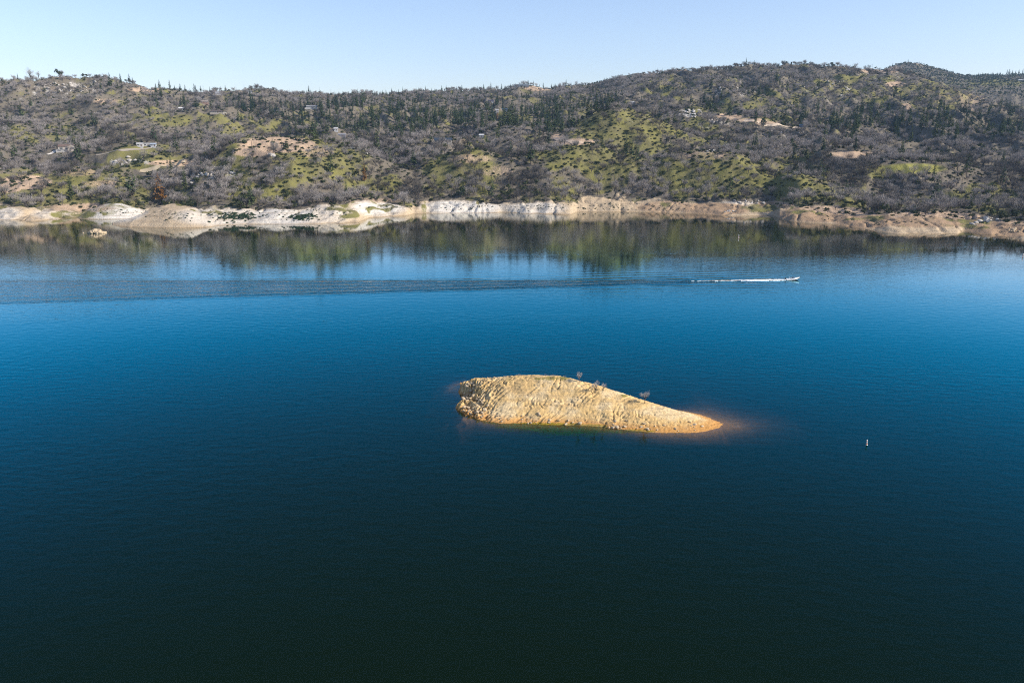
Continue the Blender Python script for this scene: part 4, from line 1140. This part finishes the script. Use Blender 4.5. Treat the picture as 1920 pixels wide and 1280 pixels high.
# ------------------------------------------------------------------ boulders
ROCK_TAN = []
for m in ROCK:
    q = m.copy(); q.materials.clear(); q.materials.append(MAT['tan_rock']); ROCK_TAN.append(q)
def boulder(loc, s, label, group, meshes):
    o = bpy.data.objects.new('boulder', random.choice(meshes)); COL.objects.link(o)
    o.location = loc; o.rotation_euler = (rnd(-.3, .3), rnd(-.3, .3), rnd(0, 6.28)); o.scale = (s * rnd(.8, 1.3), s * rnd(.8, 1.2), s * rnd(.7, 1.1))
    tag(o, label, 'boulder', group)
CLUST = [(400, 326, 45, 8, 16, 2.4, 'pale granite boulder on the dark slope under the tan hilltop'), (235, 303, 30, 7, 14, 2.4, 'white granite boulder below the knoll driveway'), (340, 340, 30, 7, 10, 2.2, 'grey granite boulder in the woods above the long slab'),
         (1294, 214, 18, 7, 14, 2.8, 'pale granite boulder at the left end of the plateau'), (1335, 228, 22, 5, 8, 2.4, 'pale granite boulder on the slope below the dirt pad'), (1348, 175, 14, 16, 12, 3.4, 'white granite boulder on the high shoulder'),
         (1545, 165, 60, 14, 16, 3.2, 'pale granite boulder high on the right slope'), (1480, 250, 60, 9, 14, 2.2, 'grey granite boulder under the dirt road'), (1592, 272, 10, 5, 7, 2.4, 'white boulder beside the bare tan patch'), (1333, 283, 18, 6, 7, 2.2, 'white boulder on the green foothill below the plateau'),
         (120, 165, 60, 12, 18, 3.0, 'pale granite boulder on the rocky left hilltop'), (1848, 414, 16, 8, 14, 2.1, 'big blue white boulder in the grassy right cove'), (1826, 420, 10, 5, 7, 1.8, 'white boulder at the foot of the grassy right cove'), (1400, 379, 34, 4, 14, 1.7, 'white boulder in the row above the grassy cove'),
         (1372, 398, 12, 4, 8, 1.5, 'dark grey boulder at the water edge by the grassy cove'), (1905, 432, 18, 8, 12, 1.9, 'reddish tan boulder at the right end of the shore'), (700, 292, 16, 4, 5, 2.0, 'white boulder beside the grassy hill shoulder'), (512, 292, 10, 5, 5, 2.4, 'white boulder under the tan hilltop')]
for (u, v, ru, rv, n, s, lb) in CLUST:
    for k in range(n):
        uu = u + random.gauss(0, ru * .5); vv = v + random.gauss(0, rv * .5)
        if uu > 1915: uu = 1915 - rnd(0, 20)
        x, y, z = hit(uu, vv)
        boulder((x, y, z + s * .15), s * rnd(.5, 1.3), lb, lb.replace('boulder', 'boulders'), ROCK_TAN if 'tan boulder' in lb else ROCK)
for k in range(58):                                # the broken left end of the island
    u = 868 + abs(random.gauss(0, 22)); v = rnd(716, 782)
    x, y, z = isl_hit(u, v)
    if z < 0.1: continue
    boulder((x, y, z + .1), rnd(.25, .75), 'sharp pale rock among the rubble at the blunt end of the island', 'rocks at the blunt end of the island', ROCK_TAN)
for k in range(62):                                # rocks along the front water line of the island
    u = rnd(930, 1320); v = np.interp(u, fr[:, 0], fr[:, 1]) - abs(random.gauss(5, 7)) - 1
    x, y, z = isl_hit(u, v)
    boulder((x, y, z + .05), rnd(.18, .55), 'small pale rock along the near water edge of the island', 'rocks along the near edge of the island', ROCK_TAN)

def pile(name, label, u, v, wid, n, smax_):
    x0, y0 = [float(q) for q in at_z(u, v)]
    mb = MB()
    for k in range(n):
        f = rnd(-1, 1); m = random.choice(ROCK); s = smax_ * rnd(.45, 1) * (1.1 - abs(f) * .6)
        o = Vector((f * wid, rnd(-.35, .35) * wid, s * .45 * (1.2 - abs(f)) - .1)); M = Euler((rnd(-.5, .5), rnd(-.5, .5), rnd(0, 6))).to_matrix()
        mb.add([o + M @ (q.co * s) for q in m.vertices], [tuple(p.vertices) for p in m.polygons])
    o = mb.build(name, MAT['tan_rock']); o.location = (x0, y0, 0)
    return tag(o, label, 'rock outcrop')
pile('rock_outcrop', 'pale jagged rock outcrop rising from the water off the long shore slab', 181, 437, 6.5, 30, 3.6)
pile('rock_outcrop', 'tiny lone rock barely above the water left of the jagged outcrop', 156, 437, .6, 3, .7)

# dark plants on the pale shore band
RU_, RV_ = [], []
PATCH = [(440, 407, 40, 8, 150), (566, 408, 26, 7, 100), (1150, 385, 16, 9, 30), (1100, 390, 60, 8, 40), (880, 388, 60, 8, 60), (1010, 388, 35, 7, 40), (230, 398, 40, 8, 36), (330, 405, 50, 10, 40), (620, 400, 60, 10, 40), (1240, 390, 60, 6, 40), (720, 388, 40, 7, 30), (1560, 405, 60, 8, 30), (275, 385, 16, 4, 12), (1700, 420, 60, 8, 20), (500, 400, 120, 12, 50)]
pts_, lab_ = [], []
for (u, v, ru, rv, n) in PATCH:
    for k in range(n):
        x, y, z = hit(u + random.gauss(0, ru * .55), v + random.gauss(0, rv * .5))
        if z < .6: continue
        pts_.append((x, y, z - .1))
        lab_.append((u, v))
SHR2 = []
for m in SHRUB:
    q = m.copy(); q.materials.clear(); q.materials.append(MAT['shore_leaf']); SHR2.append(q)
names_ = {(440, 407): 'in the larger green patch on the long shore slab', (566, 408): 'in the smaller green patch on the long shore slab', (230, 398): 'on the white dome behind the inlet', (880, 388): 'on the white rock face of the middle bay', (1150, 385): 'in the dark cleft of the middle shore'}
def place_of(p, q):
    return names_.get(q, 'on the bare pale shore band')
order = sorted(range(len(pts_)), key=lambda i: pts_[i][1] - (500 if lab_[i] in ((440, 407), (566, 408)) else 0))
for i in order[:290]:
    w = place_of(pts_[i], lab_[i])
    copy_thing((SHR2[i % 4],), 'shore_plant', 'small dark green plant ' + w, 'plant', 'small dark plants ' + w, pts_[i], rnd(0, 6), rnd(.4, .95) if lab_[i] in ((440, 407), (566, 408)) else rnd(.22, .6))
rest = [pts_[i] for i in order[290:]]
if rest: stuff('shore_plants', 'small dark plants dotted farther along the pale shore band', source_collection('shore_plant_kind', SHR2), 4, rest, RNG.uniform(.22, .55, len(rest)))

# ------------------------------------------------------------------ boat, its driver, its foam
WHITE_GEL = simple_mat('white_gelcoat', (.80, .80, .79), .25, .5, .03)
DARK_HULL = simple_mat('dark_hull_paint', (.035, .037, .045), .3, .5, .1)
SEATM = simple_mat('seat_vinyl', (.45, .43, .40), .6, .3)
BLACKM = simple_mat('black_cowling', (.02, .02, .022), .35, .5)
GLASSM = simple_mat('tinted_screen', (.55, .58, .60), .12, .5, .05)
heading = math.atan2(-wdir.y, -wdir.x)
boat = empty('motor_boat', (bx, by, 0.12), heading, 1.12)
boat.rotation_euler = (0, -R(4.5), heading)
tag(boat, 'small white and black open motor boat speeding ahead of its foam', 'boat')
def hull_rings(z_scale=1.0, top=False):
    rings = []
    for k in range(13):
        f = k / 12; x = -3.2 + 6.6 * f
        hw = 1.15 * (1 - max(0, (f - .45) / .55) ** 2.1) + 0.02
        sheer = .62 + .34 * f ** 2
        keel = -.28 + .75 * max(0, (f - .62) / .38) ** 2
        rings.append((x, hw, sheer, keel))
    return rings
def skin(pts_of, n, name, mat, parent, cap=True):
    mb = MB(); rs = [pts_of(r) for r in hull_rings()]
    m = len(rs[0]); vs = [p for r in rs for p in r]; fs = []
    for i in range(len(rs) - 1):
        for k in range(m - 1): fs.append((i * m + k, (i + 1) * m + k, (i + 1) * m + k + 1, i * m + k + 1))
    if cap: fs.append(tuple(range(m)))
    mb.add(vs, fs); return mb.build(name, mat, parent, smooth=False)
skin(lambda r: [(r[0], -r[1], r[3] + (r[2] - r[3]) * .62), (r[0], -r[1] * .82, r[3] + (r[2] - r[3]) * .28), (r[0], 0, r[3]), (r[0], r[1] * .82, r[3] + (r[2] - r[3]) * .28), (r[0], r[1], r[3] + (r[2] - r[3]) * .62)], 5, 'hull', DARK_HULL, boat)
skin(lambda r: [(r[0], -r[1] * 1.02, r[2]), (r[0], -r[1] * 1.01, r[3] + (r[2] - r[3]) * .60)], 2, 'topside', WHITE_GEL, boat, False)
skin(lambda r: [(r[0], r[1] * 1.01, r[3] + (r[2] - r[3]) * .60), (r[0], r[1] * 1.02, r[2])], 2, 'topside', WHITE_GEL, boat, False)
skin(lambda r: [(r[0], r[1] * 1.03, r[2]), (r[0], r[1] * .80, r[2] + .05), (r[0], r[1] * .78, r[2] - (.42 if r[0] < 1.0 else .02)), (r[0], -r[1] * .78, r[2] - (.42 if r[0] < 1.0 else .02)), (r[0], -r[1] * .80, r[2] + .05), (r[0], -r[1] * 1.03, r[2])], 6, 'deck', WHITE_GEL, boat)
w = MB(); w.add([(1.0, -.85, .78), (1.0, .85, .78), (.72, .78, 1.22), (.72, -.78, 1.22), (.95, -.85, .78), (.95, .85, .78), (.67, .78, 1.22), (.67, -.78, 1.22)], [(0, 1, 2, 3), (7, 6, 5, 4), (3, 2, 6, 7), (0, 3, 7, 4), (1, 5, 6, 2)]); w.build('windscreen', GLASSM, boat)
c = MB(); c.box((.62, -.42, .62), (.42, .62, .62)); c.tube([(.42, -.42, .92), (.34, -.42, .97)], [.17, .17], 10); c.build('console', WHITE_GEL, boat)
for sy_ in (-.42, .42):
    c = MB(); c.box((-.25, sy_, .45), (.5, .5, .16)); c.box((-.48, sy_, .74), (.10, .5, .50)); c.build('seat', SEATM, boat)
c = MB(); c.box((-2.7, 0, .45), (.5, 1.7, .22)); c.build('bench', SEATM, boat)
c = MB(); c.tube([(-3.42, 0, -.55), (-3.42, 0, .55)], [.10, .12], 8); c.tube([(-3.45, 0, .50), (-3.45, 0, .78), (-3.40, 0, 1.22), (-3.36, 0, 1.34)], [.20, .30, .27, .12], 10); c.build('outboard_motor', BLACKM, boat)
c = MB(); c.tube([(-1.6, 0, .4), (-1.6, 0, 1.75)], [.05, .045], 8); c.tube([(-1.6, -.18, 1.75), (-1.6, .18, 1.75)], [.05, .05], 6); c.build('tow_post', WHITE_GEL, boat)

def person_mesh(name, joints, edges, rad):
    me = bpy.data.meshes.new(name); me.from_pydata(joints, edges, [])
    o = bpy.data.objects.new(name, me); COL.objects.link(o)
    sk = o.modifiers.new('skin', 'SKIN'); ss = o.modifiers.new('subdivision', 'SUBSURF'); ss.levels = 1; ss.render_levels = 1
    for i, r in enumerate(rad):
        d = me.skin_vertices[0].data[i]; d.radius = (r, r) if not isinstance(r, tuple) else r; d.use_root = (i == 0)
    return o
J = [(-.25, 0, .60), (-.27, 0, .85), (-.26, 0, 1.08), (-.24, 0, 1.20), (-.20, 0, 1.30), (-.18, 0, 1.42),
     (-.26, .20, 1.10), (-.08, .27, .90), (.18, .17, .96), (.27, .12, .97), (-.26, -.20, 1.10), (-.08, -.27, .90), (.18, -.17, .96), (.27, -.12, .97),
     (-.20, .10, .58), (.20, .14, .60), (.26, .14, .20), (.38, .14, .16), (-.20, -.10, .58), (.20, -.14, .60), (.26, -.14, .20), (.38, -.14, .16)]
E = [(0, 1), (1, 2), (2, 3), (3, 4), (4, 5), (2, 6), (6, 7), (7, 8), (8, 9), (2, 10), (10, 11), (11, 12), (12, 13), (0, 14), (14, 15), (15, 16), (16, 17), (0, 18), (18, 19), (19, 20), (20, 21)]
RR = [(.15, .13), (.15, .12), (.17, .12), .06, .085, .095, .065, .05, .04, .035, .065, .05, .04, .035, .09, .075, .055, .04, .09, .075, .055, .04]
pj = person_mesh('person', J, E, RR)
pj.data.materials.append(simple_mat('dark_clothing', (.05, .055, .07), .9, .1))
pj.location = boat.matrix_basis @ Vector((0, -.42, 0)); pj.rotation_euler = boat.rotation_euler; pj.scale = (1.12,) * 3
tag(pj, 'person seated at the wheel of the open motor boat', 'person')
hd = MB()
hd.add([Vector((-.17 + math.cos(a) * .105 * math.sin(b), math.sin(a) * .095 * math.sin(b), 1.37 + .125 * math.cos(b))) for b in (0.05, .5, 1.0, 1.6, 2.2, 2.8, 3.1) for a in [q * math.pi / 5 for q in range(10)]],
       [(i * 10 + k, (i + 1) * 10 + k, (i + 1) * 10 + (k + 1) % 10, i * 10 + (k + 1) % 10) for i in range(6) for k in range(10)])
hd.build('head', simple_mat('skin_tone', (.50, .32, .23), .6, .3, .05), pj, smooth=True)
hr = MB()
hr.add([Vector((-.195 + math.cos(a) * .115 * math.sin(b), math.sin(a) * .105 * math.sin(b), 1.395 + .125 * math.cos(b))) for b in (0.05, .5, 1.0, 1.5) for a in [q * math.pi / 5 for q in range(10)]],
       [(i * 10 + k, (i + 1) * 10 + k, (i + 1) * 10 + (k + 1) % 10, i * 10 + (k + 1) % 10) for i in range(3) for k in range(10)])
hr.build('hair', simple_mat('dark_hair', (.035, .025, .02), .7, .3), pj, smooth=True)

t = NT('white_foam')
n = t.noise(t.coord(), 1.3, 5, .7)
t.bsdf(t.mix(n, (.45, .50, .52), (.72, .75, .76)), .85, .2, t.bump(n, .7, .3)); FOAM = t.m
fs_ = np.arange(-0.5, 58, .45); ft_ = np.arange(-5.2, 5.21, .3)
FS, FT = np.meshgrid(fs_, ft_, indexing='ij')
half = np.interp(FS, [-1, 2, 7, 15, 24, 34, 44, 58], [1.0, 1.4, 2.2, 2.3, 1.3, .7, .35, .05])
edge = np.abs(FT) / half + fbm(FS / 2.0, FT / .9, 3, 301) * .45 + sstep(45, 90, FS) * .8 * (0.5 + fbm(FS / 4, FT / 1.5, 3, 305) * 1.6)
FX = bx + wdir.x * (FS + 3.3) + wn.x * FT; FY = by + wdir.y * (FS + 3.3) + wn.y * FT
ridge2 = np.exp(-((np.abs(FT) / half - .62) / .3) ** 2)
FZ = -.10 + .26 * np.clip(1 - edge, 0, 1) ** .5 + (1 - np.clip(edge, 0, 1)) * (.30 + ridge2 * .5 * sstep(60, 5, FS) + fbm(FS / .8, FT / .6, 3, 311) * .25)
mb = MB(); nr, nc = FS.shape
ok = edge < 1.0
used = {}
def vid(i, j):
    if (i, j) not in used:
        used[(i, j)] = len(mb.v); mb.v.append((FX[i, j], FY[i, j], FZ[i, j]))
    return used[(i, j)]
for i in range(nr - 1):
    for j in range(nc - 1):
        if ok[i, j] and ok[i + 1, j] and ok[i, j + 1] and ok[i + 1, j + 1]:
            mb.f.append((vid(i, j), vid(i + 1, j), vid(i + 1, j + 1), vid(i, j + 1))); mb.m.append(0)
for k in range(1800):                              # spray thrown out beside and behind the hull
    s0 = rnd(-3.5, 9); sd = random.choice((-1, 1)); tt = sd * (1.15 + rnd(0, .35) + max(0, s0 + 3) * .12)
    p = Vector((bx + wdir.x * (s0 + 2.6) + wn.x * tt, by + wdir.y * (s0 + 2.6) + wn.y * tt, .1 + abs(random.gauss(0, .16)) * max(.3, 1.3 - abs(s0) * .1)))
    b = len(mb.v); r = rnd(.015, .07)
    mb.add([p + Vector(q) * r for q in ((1, 0, 0), (-.5, .87, 0), (-.5, -.87, 0), (0, 0, 1))], [(0, 1, 3), (1, 2, 3), (2, 0, 3), (0, 2, 1)])
fo = mb.build('wake_foam', FOAM, smooth=True)
tag(fo, 'white foam trail streaming behind the speeding motor boat', None, None, 'stuff')

# ------------------------------------------------------------------ buoys
ORANGE = simple_mat('orange_band', (.80, .22, .05), .5, .3)
BUOYW = simple_mat('buoy_white', (.60, .60, .58), .4, .4, .1)
def buoy(u, v, px, label):
    x, y = [float(q) for q in at_z(u, v)]
    s = px * math.hypot(y, CAM_H) / F / 1.45
    r = empty('buoy', (x, y, 0), 0, s); r.rotation_euler = (R(3), R(-5), .4)
    tag(r, label, 'buoy')
    m = MB(); m.tube([(0, 0, -.5), (0, 0, .12), (0, 0, .16), (0, 0, 1.28), (0, 0, 1.38), (0, 0, 1.45)], [.2, .2, .15, .15, .12, .04], 14); b = m.build('body', BUOYW, r)
    m = MB(); m.tube([(0, 0, .22), (0, 0, .48)], [.156, .156], 14); m.build('stripe', ORANGE, r)
    m = MB(); m.tube([(0, 0, 1.02), (0, 0, 1.12)], [.156, .156], 14); m.build('stripe', ORANGE, r)
    m = MB(); m.tube([(0, 0, -.10), (0, 0, .04), (0, 0, .10)], [.22, .24, .19], 14); m.build('float_collar', BUOYW, r)
buoy(1625, 834, 11, 'white post buoy with orange bands near the tail of the island')
buoy(1385, 446, 6, 'tiny white buoy in the dark reflection below the middle shore')
buoy(1917.5, 482, 7, 'white buoy cut by the right edge of the picture')

# ------------------------------------------------------------------ air
t = NT('air')
pv = t.n('ShaderNodeVolumePrincipled'); pv.inputs['Color'].default_value = (.40, .68, 1.0, 1); pv.inputs['Density'].default_value = 3.4e-5; pv.inputs['Anisotropy'].default_value = 0.0
t.l(pv.outputs[0], t.out.inputs['Volume'])
mb = MB(); mb.box((0, 1900, 300), (13600, 7600, 680)); hz = mb.build('haze', t.m)
tag(hz, 'thin blue air over the lake and hills', None, None, 'stuff')
